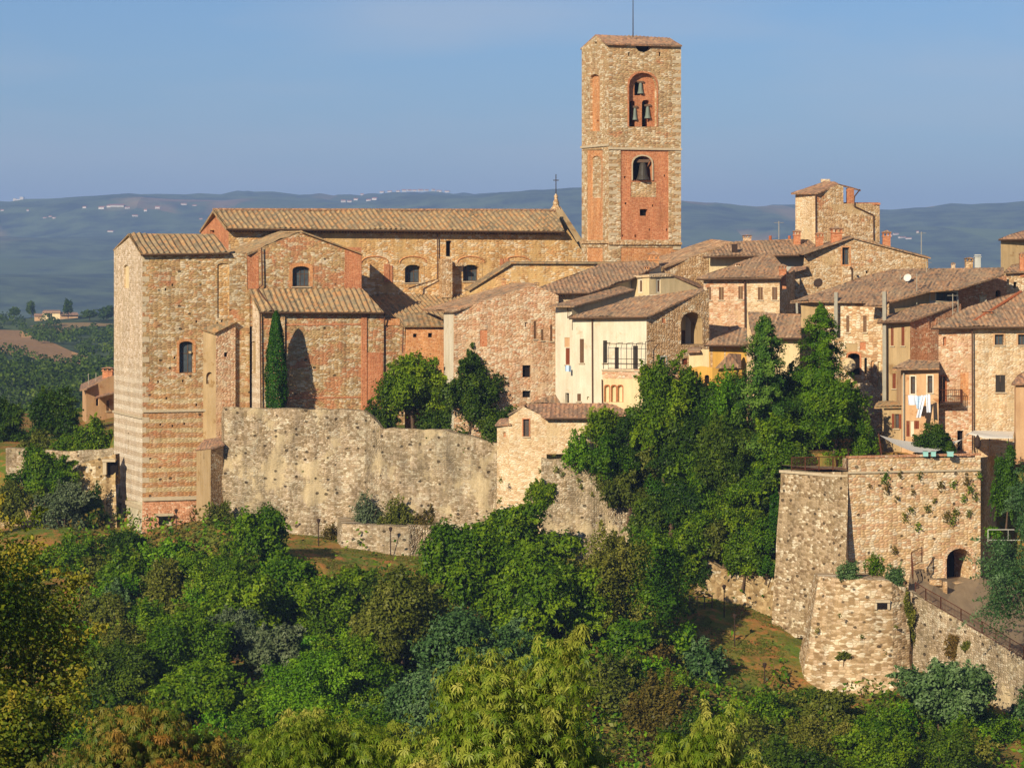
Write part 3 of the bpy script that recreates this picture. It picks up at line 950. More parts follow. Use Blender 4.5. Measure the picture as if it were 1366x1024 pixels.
# ================================================================== the church
ch = Bld('church', 'large brown stone church with a long tiled nave roof and tall corner block', 'church', 190, 715, 290)
aF = lambda px: yl(px, 190, 290, 20)
aL = yl(152, 190, 290, 110)
a_l = (152, aL)
fr_l = ch.wall(a_l, (190, 290), [(152, 333), (172, 312), (190, 338)], [
    ('n', 165, 353, 172, 384, {'arch': 4, 'depth': .2, 'fmat': 'cream'}),
    ('d', 170, 577, 172, 606, {'depth': .5})], 'apse_side', 'apse_wall', bot=[(152, 665), (190, 669)])
holes = [
    ('g', 239, 455, 258, 497, {'arch': 5, 'depth': .45, 'trim': 'brick_orange', 'bars': 2, 'sill': False}),
    ('n', 290, 351, 306, 424, {'arch': 3, 'depth': .15, 'fmat': 'nave'}),
    ]
rr = random.Random(4)
for x, y in [(230, 380), (262, 429), (290, 431), (233, 477), (199, 507), (211, 509), (244, 508), (296, 428), (222, 531), (262, 540), (230, 568), (214, 566), (246, 565), (221, 386), (254, 470), (310, 530)]:
    holes.append(('d', x - 1.2, y - 1.6, x + 1.2, y + 1.6, {'depth': .4}))
fr_f = ch.wall((190, 290), (333, aF(333)), [(190, 338), (329, 338), (330, 386), (333, 388)], holes, 'apse_front', 'apse_wall', bot=[(190, 669), (333, 664)])
# corner quoins and pilaster strips
for i in range(24):
    y0 = 342 + i * 13.4
    strip(ch, fr_f, 190, y0, 190 + (5 if i % 2 else 9), y0 + 7, 'sill', .02, 'quoin')
fr2 = Frame((190, 290), (348, aF(348)))
strip(ch, fr_f, 190.3, 547, 300, 550, 'sill', .16, 'string_course')
strip(ch, fr_l, 152, 547, 190, 550, 'sill', .16, 'string_course')
strip(ch, fr_f, 190.3, 663, 266, 668, 'sill', .2, 'string_course')
strip(ch, fr_l, 151.5, 661, 190, 666, 'sill', .2, 'string_course')
# battered foot
m = MB()
for t in range(6):
    pass
p0, p1, p2 = P(152, 666, aL), P(190, 669, 290), P(266, 667, aF(266))
q0, q1, q2 = P(147, 730, aL - 1.4), P(188.5, 730, 288.2), P(268, 725, aF(268) - 1.0)
m.poly([q0, q1, p1, p0]); m.build('foot', M['apse_base'], ch.o)
m = MB(); q1b, q2b = q1 - Vector((0, 0, 3)), q2 - Vector((0, 0, 3))
m.poly([q1, q2, p2, p1]); m.poly([q1b, q2b, q2, q1]); m.poly([q0 - Vector((0, 0, 3)), q1b, q1, q0])
m.build('foot', M['brick_wall'], ch.o)
ff = Frame((190, 289.2), (266, aF(266) - .8))
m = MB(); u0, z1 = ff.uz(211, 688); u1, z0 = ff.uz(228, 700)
m.poly([ff.p3(u0, z0, .25), ff.p3(u1, z0, .25), ff.p3(u1, z1, .25), ff.p3(u0, z1, .25)]); m.build('shade_panel', M['dark'], ch.o)  # flat panel, no hole behind it; the window's shade is its colour
m = MB(); m.box(ff.p3(u0 - .3, z1, -.3), ff.U * (u1 - u0 + .5), ff.N * .65, Vector((0, 0, .22)))
m.box(ff.p3(u0 + .7, z0, .2), ff.U * .55, ff.N * .12, Vector((0, 0, .35))); m.build('lintel', M['sill'], ch.o)
# stair turret on the front
tl, tc, tr_ = (271, aF(271)), (288, aF(288) - .8), (314, aF(314) - .5)
ch.wall(tl, tc, [(271, 441), (288, 443)], [('n', 275, 496, 284, 512, {'arch': 6, 'depth': .35})], 'pale_pilaster', 'turret', bot=[(271, 600), (288, 602)])
ch.wall(tc, tr_, [(288, 443), (314, 430)], [('d', 299, 470, 304, 476, {'depth': .5})], 'town_pink', 'turret', bot=[(288, 602), (314, 590)])
slab(ch, [(268, 438, aF(268) - .2), (287, 444, aF(288) - 1.2), (316, 429, aF(316) - .8), (312, 427, aF(312)), (290, 431, aF(290))], 'tile_church', .2)
# apse roof and hidden walls
_, rp = ch.roof((188, 339, 289.5), (306, 337, yl(306, 188, 289.5, 20)), [(286, 312.5), (171, 312)], 20, 'tile_church', .56, amp=.08, gutter=True)
ch.back([P(152, 333, aL), P(260, 333, yl(260, 152, aL, 20))], 'apse_front', 12)
slab(ch, [(171, 311.5, rp[3].y), (286, 312, rp[2].y), (262, 334, yl(262, 152, aL, 20)), (151, 333, aL + .3)], 'tile_church')

# chapel (lean-to) in front
gY = aF(348) + .1
gF = lambda px: yl(px, 348, gY, 20)
cY = 290.9
cF = lambda px: yl(px, 348, cY, 20)
ch.wall((333, yl(333, 348, cY, 110)), (348, cY), [(333, 389), (348, 417)], [('n', 336, 455, 341, 498, {'arch': 2, 'depth': .12, 'fmat': 'pale_pilaster'})], 'apse_side', 'chapel_wall')
fr_c = ch.wall((348, cF(348)), (512, cF(512)), [(348, 417), (512, 417)], [], 'church', 'chapel_wall')
strip(ch, fr_c, 482, 420, 489, 548, 'brick', .12)
strip(ch, fr_c, 374, 420, 379, 548, 'town_brown', .25)
for y in (432, 530): strip(ch, fr_c, 380, y, 482, y + 2.2, 'brick', .05, 'brick_course')
strip(ch, fr_c, 489, 470, 511, 545, 'brick', .04, 'brick_patch')
ch.wall((512, cF(512) + .3), (541, cF(541) + .3), [(512, 424), (541, 426)], [], 'church', 'chapel_wall')
strip(ch, Frame((512, cF(512) + .3), (541, cF(541) + .3)), 513, 425, 533, 434, 'brick_orange', .08, 'brick_patch')
ch.roof((346, 416, cF(346) - .6), (512, 416.5, cF(512) - .6), [(483, 385, gF(483)), (331, 385.5)], 19, 'tile_church', .56, amp=.08, gutter=True)
ch.pipe([(347, 417, cF(347) - .3), (348, 545, cF(348) - .3)], .07)
ch.pipe([(513, 417, cF(512) - .3), (513, 433, cF(512))], .07)

# transept gable block
ch.wall((329, gF(329)), (482.5, gF(482.5)), [(329, 340), (348, 330.5), (403, 309.5), (482.5, 338)], [
    ('g', 390, 355, 413.5, 382, {'arch': 5, 'depth': .5, 'trim': 'brick_orange', 'tw': .3, 'bars': 3})], 'church', 'transept_wall', zb=33)
fg = Frame((329, gF(329)), (482.5, gF(482.5)))
strip(ch, fg, 329.3, 341, 345, 390, 'brick', .04, 'brick_patch')
strip(ch, fg, 460, 330, 482, 386, 'brick', .05, 'brick_patch')
ch.back([P(482.5, 338, gF(482.5)), P(478, 338, gF(482.5) + 9)], 'church', 34)
gl = yl(297, 329, yl(329, 348, gY, 20), 110)
ch.roof((297, 338.5, yl(297, 330, yl(330, 348, gY - .4, 20), 110)), (330, 339, yl(330, 348, gY - .4, 20)), [(403, 308), (374, 309)], 20.5, 'tile_church', .56, amp=.06)
c0 = P(403, 308, gF(403) - .4); c1 = P(485, 338, gF(485) - .4); bk = Vector((-math.sin(math.radians(20)), math.cos(math.radians(20)), 0)) * 7
slab(ch, [c0, c1, c1 + bk, c0 + bk], 'tile_church')
ch.pipe([(349, 330, gY - .3), (350, 380, gY - .3), (344, 386, gY - .5), (365, 415, cF(365) - .7)], .08)

# nave
nF = lambda px: yl(px, 305, 303.5, 20)
win = {'arch': 5, 'depth': .7, 'trim': 'nave', 'tw': .35, 'bars': 2}
fr_n = ch.wall((305, 303.5), (776, nF(776)), [(305, 306), (755, 310), (757, 306), (776, 334)], [
    ('g', 540, 353, 561.5, 377, win), ('g', 617.5, 353, 639, 375, win),
    ('d', 595, 321, 602.5, 342, {'depth': .6})], 'nave', 'nave_wall', zb=32)
for x0, y0, x1, y1 in [(512, 352, 519, 376), (520, 354, 523, 377), (667, 345, 671, 357), (673, 345, 678, 354)]:
    strip(ch, fr_n, x0, y0, x1, y1, 'brick', .12, 'brick_rib')
for xc in (551, 628, 500, 690):
    pts = [(xc + 18 * math.cos(t), 350 - 8 * math.sin(t)) for t in [math.pi * i / 10 for i in range(11)]]
    m = MB()
    for q, r in zip(pts, pts[1:]):
        a, b = fr_n.uz(*q), fr_n.uz(*r)
        m.tube([fr_n.p3(a[0], a[1], .02), fr_n.p3(b[0], b[1], .02)], .09, 4)
    m.build('relieving_arch', M['brick_orange'], ch.o)
# buttress by the windows
m = MB(); u0, z1 = fr_n.uz(585, 345); u1, z0 = fr_n.uz(598, 384)
m.box(fr_n.p3(u0, z0 - 1, 0), fr_n.U * (u1 - u0), fr_n.N * 1.3, Vector((0, 0, z1 - z0 + 1)))
u2, _ = fr_n.uz(613, 352); m.box(fr_n.p3(u1, z1 - .75, 0), fr_n.U * (u2 - u1), fr_n.N * .9, Vector((0, 0, .3)))
m.build('buttress', M['town_brown'], ch.o)
nb = yl(268, 305, 303.5, 110); nm = yl(284, 305, 303.5, 110)
ch.wall((268, nb), (305, 303.5), [(268, 308), (284, 282), (305, 306)], [('d', 280, 307, 286.5, 315, {'depth': .6, 'trim': 'brick_orange', 'tw': .12, 'full': True})], 'brick', 'nave_wall', zb=30)
_, rn = ch.roof((302, 304.5, 302.4), (753, 308.5, yl(753, 302, 302.4, 20)), [(741, 281), (284, 280)], 20, 'tile_church', .56, amp=.09, gutter=True, thick=.25)
slab(ch, [rn[3], rn[2], rn[2] + Vector((-1.5, 3.6, -1.6)), P(266, 308, nb + .3)], 'tile_church', .25)
m = MB(); m.tube([rn[3] + Vector((0, 0, .03)), rn[2] + Vector((0, 0, .03))], .16, 7); m.build('ridge_tiles', M['tile_red'], ch.o)
ch.pipe([(583.6, 312, nF(583) - .25), (583.6, 372, nF(583) - .25), (560, 380, nF(560) - .6), (545, 385, nF(545) - 2)], .07)
# row of rafters under the nave eave
m = MB()
for i in range(110):
    px = 308 + i * 4.03
    m.cbox(P(px, 309.2 + (px - 305) / 450 * 4, nF(px) - .35), .12, .6, .14)
m.build('eave_rafters', M['wood'], ch.o)
# facade gable rising above the roof at the right end
fy = nF(776)
fya = yl(741, 776, fy, 110)
ff = Frame((738, yl(738, 776, fy, 110)), (777, fy))
m = MB(); prof = [ff.uz(738, 275), ff.uz(777, 334)]
lo = [(prof[0][0], prof[0][1] - 6), (prof[1][0], prof[1][1] - 8)]
A_, B_, C_, D_ = ff.p3(*prof[0]), ff.p3(*prof[1]), ff.p3(*lo[1]), ff.p3(*lo[0])
back_v = Vector((math.cos(math.radians(20)), math.sin(math.radians(20)), 0)) * .8
m.poly([D_, C_, B_, A_]); m.poly([A_, B_, B_ + back_v, A_ + back_v]); m.poly([C_, B_, B_ + back_v, C_ + back_v]); m.poly([A_, D_, D_ + back_v, A_ + back_v])
m.build('facade_gable', M['beige'], ch.o)
top = ff.p3(*prof[0])
m = MB(); m.lathe(top + Vector((.3, 0, -.9)), [(.62, 0), (.62, .6), (.5, .75), (.3, 1.0), (.34, 1.25), (.28, 1.4), (.17, 1.7), (.22, 1.95), (.12, 2.15), (0, 2.3)], 8)
fin = m.build('pinnacle', M['town_brown'], ch.o)
m = MB(); tt = top + Vector((.3, 0, 1.35)); m.tube([tt, tt + Vector((0, 0, 2.1))], .05, 5); m.box(tt + Vector((-.3, -.03, 1.4)), (.6, 0, 0), (0, .06, 0), (0, 0, .09)); m.build('cross', M['iron'], fin)
# aisle roof between chapel and nave
ch.roof((470, 424, 300.2), (645, 424, yl(645, 470, 300.2, 20)), [(668, 386), (650, 379), (590, 375), (470, 378)], 17, 'tile_church', .5, amp=.07)
ch.finish()

# ================================================================== bell tower
tw = Bld('bell_tower', 'tall square bell tower of stone and red brick with arched openings', 'bell tower', 812, 350, 305)
tF = lambda px: yl(px, 812, 305, 20)
tl_ = yl(776, 812, 305, 110)
frT = tw.wall((812, 305), (908.5, tF(908.5)), [(812, 58), (908.5, 60.5)], [
    ('d', 848, 61.5, 869, 70, {'down': True, 'arch': 5, 'depth': .7}),
    ('n', 839, 97, 876, 169, {'arch': 17, 'depth': .55, 'fmat': 'brick', 'fname': 'niche_wall', 'trim': 'brick', 'tw': .16, 'sub': [
        ('d', 849, 108, 861, 127, {'arch': 5, 'depth': 1.3}), ('d', 842, 134, 850.5, 169, {'arch': 4, 'depth': 1.3}), ('d', 859, 133, 869.5, 169, {'arch': 4, 'depth': 1.3})]}),
    ('n', 828, 199, 892, 320, {'depth': .1, 'fmat': 'brick', 'fname': 'brick_panel', 'sub': [
        ('d', 844, 208, 870, 240.5, {'arch': 11, 'depth': 1.6, 'trim': 'sill', 'tw': .12}), ('n', 842, 243, 876, 263, {'depth': .03, 'fmat': 'tower', 'fname': 'stone_patch'}),
        ('d', 854, 279, 864.5, 288, {'depth': .5}), ('d', 833, 235, 835.4, 238, {'depth': .3}), ('d', 834, 270, 836.4, 273, {'depth': .3}), ('d', 886, 233, 888, 236, {'depth': .3}), ('d', 870, 273, 872, 276, {'depth': .3}),
        ('d', 847, 313, 849.4, 317, {'depth': .3}), ('d', 830, 313, 832, 316, {'depth': .3}), ('d', 866, 305, 868, 308, {'depth': .3}), ('d', 889, 305, 891, 308, {'depth': .3})]}),
    ('n', 828, 330, 905, 352, {'depth': .08, 'fmat': 'brick_orange', 'fname': 'brick_panel'}),
    ('d', 838, 70, 840.5, 75, {'depth': .4}), ('d', 879, 70, 881.5, 75, {'depth': .4})], 'tower', 'wall', zb=30)
frS = tw.wall((776, tl_), (812, 305), [(776, 64), (795, 48), (812, 58)], [
    ('d', 792.5, 56, 796, 64, {'depth': .5}),
    ('n', 787, 99, 800, 175, {'arch': 6, 'depth': .3, 'fmat': 'brick_orange', 'fname': 'blind_arch', 'sub': [('d', 792, 160, 795, 164, {'depth': .4})]}),
    ('n', 783, 200, 804, 320, {'depth': .1, 'fmat': 'brick_orange', 'fname': 'brick_panel', 'sub': [('n', 788, 208, 801, 264, {'arch': 6, 'depth': .1, 'fmat': 'tower', 'fname': 'blind_arch'})]}),
    ('n', 783, 330, 804, 352, {'depth': .08, 'fmat': 'brick_orange', 'fname': 'brick_panel'})], 'tower', 'wall', zb=30)
tb = Vector((-math.sin(math.radians(20)), math.cos(math.radians(20)), 0)) * (frS.L)
pC, pR, pL = P(812, 58, 305), P(908.5, 60.5, tF(908.5)), P(776, 64, tl_)
tw.back([pR, pR + tb, pL], 'tower', 30)
for fr, x0, x1, dy in ((frT, 811.5, 909, 1.5), (frS, 775.5, 812, 0)):
    strip(tw, fr, x0, 195 + dy, x1, 198 + dy, 'sill', .12, 'string_course')
    strip(tw, fr, x0, 321.5 + dy, x1, 325 + dy, 'town_brown', .18, 'string_course')
for i in range(30):
    y0 = 62 + i * 9.2
    if 190 < y0 < 200: continue
    a = 4 + (i * 7 % 5)
    strip(tw, frT, 905 - a, y0, 908.4, y0 + 4, 'sill', .015, 'quoin')
    if i % 2: strip(tw, frS, 776.1, y0 + 2, 776 + 3.5, y0 + 7, 'sill', .015, 'quoin')
    if y0 > 200: strip(tw, frT, 812.2, y0, 817 + a, y0 + 3.5, 'sill', .015, 'quoin')
_, rt = tw.roof((809, 58.5, 304.5), (910, 61, yl(910, 809, 304.5, 20)), [(893, 51), (794, 46.5)], 14, 'tile_red', .4, amp=.05)
slab(tw, [rt[3], rt[2], P(885, 64, tF(890) + 8), P(774, 65, tl_ + .3)], 'tile_red')
m = MB(); m.tube([P(844.5, 50, 308.5), P(844.5, -30, 308.5)], .06, 5, .03); m.build('lightning_rod', M['iron'], tw.o)
tw.finish()

def bell(px, y0, y1, wpx, Y, mat, label):
    r = wpx / 2 / F * Y; z1 = EYE - (y0 - HY) / F * Y; z0 = EYE - (y1 - HY) / F * Y; h = z1 - z0
    c = P(px, y1, Y); o = thing('bell', label, 'bell', c, 'bells hanging in the tower')
    m = MB(); m.lathe(c, [(r, 0), (r * .93, h * .06), (r * .74, h * .2), (r * .6, h * .45), (r * .52, h * .66), (r * .34, h * .78), (0, h * .8)], 16)
    m.lathe(c, [(r, 0), (r * .8, h * .05), (0, h * .3)], 16)
    m.build('bell_body', M[mat], o, True)
    m = MB(); m.cbox(c + Vector((0, 0, h * .8)), r * 1.9, .12, h * .14); m.tube([c + Vector((-r * 1.1, 0, h * .87)), c + Vector((r * 1.1, 0, h * .87))], .04, 5); m.build('yoke', M['wood'], o)
    m = MB(); m.lathe(c + Vector((0, 0, -h * .08)), [(0, 0), (.06, .03), (.06, .08), (.02, .14), (.02, h * .5)], 8); m.build('clapper', M['iron'], o)
bell(854.5, 107, 125, 9, tF(855) + .55, 'bronze', 'small green bell in the topmost opening of the tower niche')
bell(847, 140, 160, 7, tF(847) + .55, 'bronze', 'green bell in the lower left opening of the tower niche')
bell(864, 138, 158, 9, tF(864) + .55, 'bronze', 'green bell in the lower right opening of the tower niche')
bell(857.5, 211, 240, 18, tF(857) + .2, 'bronze_dark', 'large dark bell in the single arch halfway up the tower')

# ================================================================== town houses
b = Bld('stone_house', 'long low stone wall house with a thin sloping coping just below the bell tower', 'house', 745, 385, 297)
b.wall((626, 296.5), (682, 297), [(626, 386), (682, 351.5)], [], 'nave', zb=30)
b.wall((682, 297), (872, 299), [(682, 351.5), (872, 352)], [], 'nave', zb=30)
slab(b, [(680, 349.5, 296.6), (872, 350, 298.6), (870, 349, 304), (676, 348.5, 302)], 'tile_church', .16)
slab(b, [(624, 386.5, 296.2), (681, 350.5, 296.6), (676, 349, 300), (619, 385, 300)], 'tile_church', .16)
b.chimney(b.o, 672, 371, 385, 7, 295, 'brick_orange')
b.finish()

b = Bld('brick_annex', 'small orange brick annex with two tiny square windows beside the chapel wall', 'house', 565, 545, 288.5)
b.roof((538, 434.5, 288), (593, 434.5, 288.6), [(588, 423), (567, 415), (531, 421)], 20, 'tile_church', .5)
b.wall((540, 288.5), (594, 289.1), 435, [('d', 551, 445, 556, 450, {'depth': .4}), ('d', 571, 444, 576.5, 450, {'depth': .4})], 'brick_orange')
b.pipe([(538, 436, 288.2), (537, 470, 288.2)], .06)
b.finish()

b = Bld('stone_house', 'tall rubble stone house with two dark square windows low on its right', 'house', 670, 545, 283)
b.wall((592, 286), (605, 282.6), 414, [], 'white')
b.wall((605, 282.6), (745, 285), [(605, 414), (713, 380), (745, 394)], [
    ('d', 697, 487, 708, 503, {'depth': .35}), ('d', 697, 521, 708, 530, {'depth': .35}), ('s', 712, 428, 715.5, 452, {'smat': 'shutter'}),
    ('s', 722, 439, 725, 454, {}), ('s', 734, 433, 737, 455, {}), ('n', 700, 430, 704, 436, {}), ('n', 640, 440, 650, 462, {'depth': .05, 'fmat': 'brick'}), ('n', 612, 500, 626, 530, {'depth': .05, 'fmat': 'town_pink'})], 'town_mix')
b.back([P(745, 394, 285), P(745, 394, 294)], 'town_pale')
b.roof((563, 412.5, 291), (603, 415.5, 282.1), [(716, 379), (684, 377)], 16, 'tile', .4)
b.chimney(b.o, 716, 376, 386, 8, 288, 'town')
b.finish()

b = Bld('stone_house', 'stone house under a broad grey tiled roof directly in front of the bell tower foot', 'house', 742, 420, 286)
b.wall((702, 285.5), (786, 286.2), 391, [('d', 735, 394, 739, 399, {'depth': .3})], 'town_pale', zb=28)
b.wall((786, 286.2), (882, 296), [(786, 391), (882, 354)], [('d', 812, 384, 822, 392, {'depth': .4})], 'white', zb=30)
_, r5 = b.roof((697, 391.5, 284.8), (787, 390, 285.4), [(842, 372), (880, 354), (868, 346.5), (800, 353)], 15, 'tile', .4, gutter=True)
for i in range(12):
    pass
b.finish()

b = Bld('pale_house', 'narrow pale stone house with a sloping cream parapet left of the white house', 'house', 752, 545, 280)
b.wall((741, 281.5), (765, 279.6), 409, [
    ('s', 754.5, 464, 760, 486, {'smat': 'shutter_red'}), ('d', 754, 524, 759, 537, {'depth': .3}), ('n', 753, 450, 760, 463, {'depth': .05, 'fmat': 'peach'})], 'white')
b.wall((763, 279), (846, 287), [(763, 408), (846, 387)], [], 'cream', 'parapet', zb=33)
slab(b, [(732, 408, 280.5), (766, 408, 278.4), (847, 386, 286.6), (828, 381.5, 289)], 'tile')
b.pipe([(757, 410, 279.8), (757.5, 424, 279.8), (763, 420, 279)], .07)
b.finish()

# white house
b = Bld('white_house', 'white rendered house with dark tall shutters, iron terrace and an arched loggia', 'house', 863, 545, 273)
hA, hB = (760, 423.5, 276.6), (863.5, 422, 272.4)
_, rh = b.roof(hA, hB, [(940, 387, 276.4), (937, 384.5), (840, 398.5), (764, 421)], 15, 'tile', .4, gutter=True)
yR = rh[2].y
frw = b.wall((764, 277), (862.5, 273), 424, [
    ('s', 773.5, 452, 779, 484, {}), ('s', 804.5, 454, 810, 484, {'smat': 'shutter_dark'}), ('s', 820, 463, 825.5, 492, {'smat': 'shutter_dark', 'sill': False}),
    ('s', 844.5, 461, 851, 492, {'smat': 'shutter_dark', 'sill': False}), ('s', 770, 525, 775, 535, {}), ('n', 783, 529, 786, 533, {})], 'white')
b.wall((862.5, 273), (946, yR + .2), [(862.5, 423), (939, 388), (946, 386)], [
    ('n', 908, 416, 937, 459, {'arch': 14, 'depth': 2.4, 'fmat': 'cream', 'rmat': 'beige', 'trim': 'town_brown', 'fname': 'loggia_wall', 'sub': [('s', 929, 441, 934, 459, {'sill': False})]}),
    ('n', 883, 424, 888, 431, {'fmat': 'brick', 'depth': .08}), ('g', 881, 476, 888.5, 488, {'depth': .2, 'trim': 'greywhite', 'tw': .1, 'full': True}),
    ('s', 910, 478, 918, 486, {'smat': 'shutter_red', 'depth': .2, 'arch': 2})], 'town_brown')
b.back([P(946, 386, yR + .2), P(850, 395, yR + 5)], 'white')
# terrace block
ta, tb2 = (803, 274.3), (862, 271.9)
frt = b.wall(ta, tb2, 505, [('n', 807, 514, 813, 536, {'arch': 3, 'depth': .25, 'trim': 'brick_trim', 'tw': .08}), ('n', 816, 514, 822, 536, {'arch': 3, 'depth': .25, 'trim': 'brick_trim', 'tw': .08}),
    ('n', 824.5, 514, 830.5, 536, {'arch': 3, 'depth': .25, 'trim': 'brick_trim', 'tw': .08})], 'cream', 'terrace_block')
b.wall(ta, tb2, 492.5, [], 'town_pink', 'terrace_parapet', bot=[(803, 505), (862, 505)])
m = MB(); m.box(frt.p3(0, frt.uz(803, 493)[1] - .1, -1.6), frt.U * frt.L, frt.N * 1.7, Vector((0, 0, .12))); m.build('terrace_floor', M['sill'], b.o)
m = MB()
for px in (805, 822, 836, 849, 861):
    u, z1 = frt.uz(px, 458 if px < 860 else 456); _, z0 = frt.uz(px, 492)
    m.tube([frt.p3(u, z0, 0), frt.p3(u, z1, 0)], .03, 4)
    m.tube([frt.p3(u, z1, 0), frt.p3(u + .2, z1 + .1, -1.5)], .025, 4)
for py in (458, 478, 485):
    a_, c_ = frt.uz(805, py), frt.uz(861, py)
    m.tube([frt.p3(a_[0], a_[1], 0), frt.p3(c_[0], a_[1], 0)], .025, 4)
m.build('pergola_frame', M['iron'], b.o)
b.pipe([(790, 425, 275.8), (790.5, 540, 275.8)], .07)
b.pipe([(803, 506, 274.1), (803.5, 540, 274.1)], .05)
b.finish()

b = Bld('cream_house', 'cream house with two small white framed windows above the white house', 'house', 866, 395, 290)
b.wall((841, 292), (866, 290), [(841, 369), (866, 368)], [('n', 850.5, 372, 857, 391, {'depth': .05, 'fmat': 'white', 'fname': 'surround', 'sub': [('s', 853, 374, 856, 389, {'sill': False})]})], 'cream', zb=30)
b.wall((866, 290), (938, 294), [(866, 368), (898, 367), (938, 384)], [('n', 875, 372, 881.5, 391, {'depth': .05, 'fmat': 'white', 'fname': 'surround', 'sub': [('s', 877.5, 374, 880.5, 389, {'sill': False})]})], 'cream', zb=30)
slab(b, [(896, 366, 291.5), (941, 384.5, 293.8), (925, 373, 300), (880, 363, 298)], 'tile_red')
slab(b, [(840, 368, 291.6), (866, 367, 289.8), (897, 366, 291.5), (880, 363, 298), (850, 364, 299)], 'town_pale', .2, 'wall_top')
b.chimney(b.o, 862.5, 354, 368, 8, 294, 'brick_orange')
b.chimney(b.o, 872, 335, 368, 16, 297, 'brick_orange')
b.finish()

b = Bld('stone_house', 'peeling stone house with five evenly spaced brown shuttered windows under a wide eave', 'house', 990, 440, 283)
b.wall((938.5, 284.6), (993, 283.6), 372, [('s', 943, 383, 948.5, 400, {}), ('s', 959, 383, 965.5, 400, {}), ('s', 985, 382, 991, 399, {})], 'town_pink')
b.wall((993, 283.6), (1040, 282.6), 372, [('s', 1011, 383, 1017.5, 400, {}), ('s', 1030, 383, 1037, 400, {})], 'town_pale')
b.back([P(1040, 372, 282.6), P(1060, 360, 290)], 'town')
_, r9 = b.roof((929, 371.5, 284.2), (1042, 370.5, 282), [(1051, 363), (1033, 341.5), (1023, 338.5), (996, 347), (930, 369.5)], 17, 'tile', .4, gutter=True)
b.pipe([(993.5, 373, 283.3), (994, 440, 283.3)], .07)
b.chimney(b.o, 984.5, 350, 364, 9, 287, 'town_pink')
b.chimney(b.o, 1044, 352, 374, 11, 283.4, 'brick')
b.finish()

b = Bld('stone_house', 'brown stone gable house with a slanting grey roof immediately right of the bell tower', 'house', 915, 368, 296)
b.wall((884, 296), (978, 299), [(884, 356), (976, 323.5), (978, 324)], [], 'town_brown', zb=32)
b.roof((846, 353, 304), (885, 356.5, 295.6), [(978, 322.5), (948, 319)], 17, 'tile', .4)
b.finish()

b = Bld('cream_house', 'low cream house under a wide brown roof with a dark shaded opening on its right', 'house', 1000, 360, 295)
b.wall((946, 296), (1030, 296.5), 342, [], 'cream', zb=32)
b.wall((1030, 296.5), (1076, 297), 340, [], 'greywhite', zb=32)  # white wall under the eave; its shade is put into the greyer render
b.roof((938, 342, 294.6), (1074, 339.5, 295.2), [(1088, 328), (1080, 320), (1057, 319), (981, 322), (957, 332)], 15, 'tile', .4, gutter=True)
b.chimney(b.o, 996.5, 313, 323, 13, 303, 'town_pink')
b.chimney(b.o, 1063, 306, 328, 11, 299, 'brick')
b.chimney(b.o, 1093, 309, 331, 12, 296.5, 'brick')
m = MB(); m.tube([P(1027.5, 325, 302), P(1027.5, 314.5, 302)], .15, 8); m.build('flue_pot', M['terracotta'], b.o)
m = MB(); m.tube([P(1053, 322, 302), P(1053, 314.5, 302)], .13, 8); m.build('flue_pot', M['terracotta'], b.o)
m = MB(); m.cbox(P(980, 339, 296), .55, .5, 1.0); m.build('metal_flue', M['iron'], b.o)
b.aerial(1039, 295, 322, 303)
b.finish()

b = Bld('gabled_house', 'big rubble stone house with a low gable and one narrow tall window near its peak', 'house', 1137, 400, 291)
b.wall((1040, 290.6), (1238, 294), [(1040, 368), (1072, 354), (1073, 337), (1137, 317), (1238, 342.5)], [
    ('g', 1123.5, 330, 1133, 353, {'depth': .35, 'trim': 'brick_orange', 'tw': .14, 'full': True, 'sill': False}), ('d', 1155, 361, 1158, 364.5, {'depth': .4})], 'town', zb=28)
slab(b, [(1070, 338.5, 290), (1137, 315.8, 292), (1130, 314, 301), (1060, 337, 299)], 'tile')
slab(b, [(1137, 315.8, 292), (1242, 343.6, 293.8), (1236, 341, 303), (1130, 314, 301)], 'tile')
b.back([P(1238, 342.5, 294), P(1232, 341, 302)], 'town', 28)
fq = Frame((1040, 290.6), (1238, 294))
strip(b, fq, 1123, 355, 1134, 385, 'town_rough', .35, 'buttress')
b.pipe([(1134.5, 356, 290.8), (1137, 362, 290.8), (1137, 378, 290.8)], .1, 'gutter')
slab(b, [(1049, 364, 289.8), (1075, 357, 290), (1077, 354.5, 291), (1056, 356, 292)], 'tile_red')
b.chimney(b.o, 1115.5, 302, 326, 17, 294, 'brick')
b.chimney(b.o, 1182.5, 307, 331, 12, 297, 'brick')
b.aerial(1229, 309, 350, 296)
b.finish()
# satellite dish on that wall
m = MB(); c = P(1092, 378, 289.3)
m.lathe(Vector((0, 0, 0)), [(0, 0), (.25, .03), (.45, .12), (.47, .15)], 14)
rot = Vector((-.5, -1, .5)).to_track_quat('Z', 'Y').to_matrix()
m.v = [rot @ v + c for v in m.v]
m.tube([c, c + Vector((0, .9, -.5))], .04, 5)
o = m.build('satellite_dish', M['iron'], None, loc=c); set_tags(o, 'dark satellite dish on the rubble wall above the long brown roof', 'satellite dish')

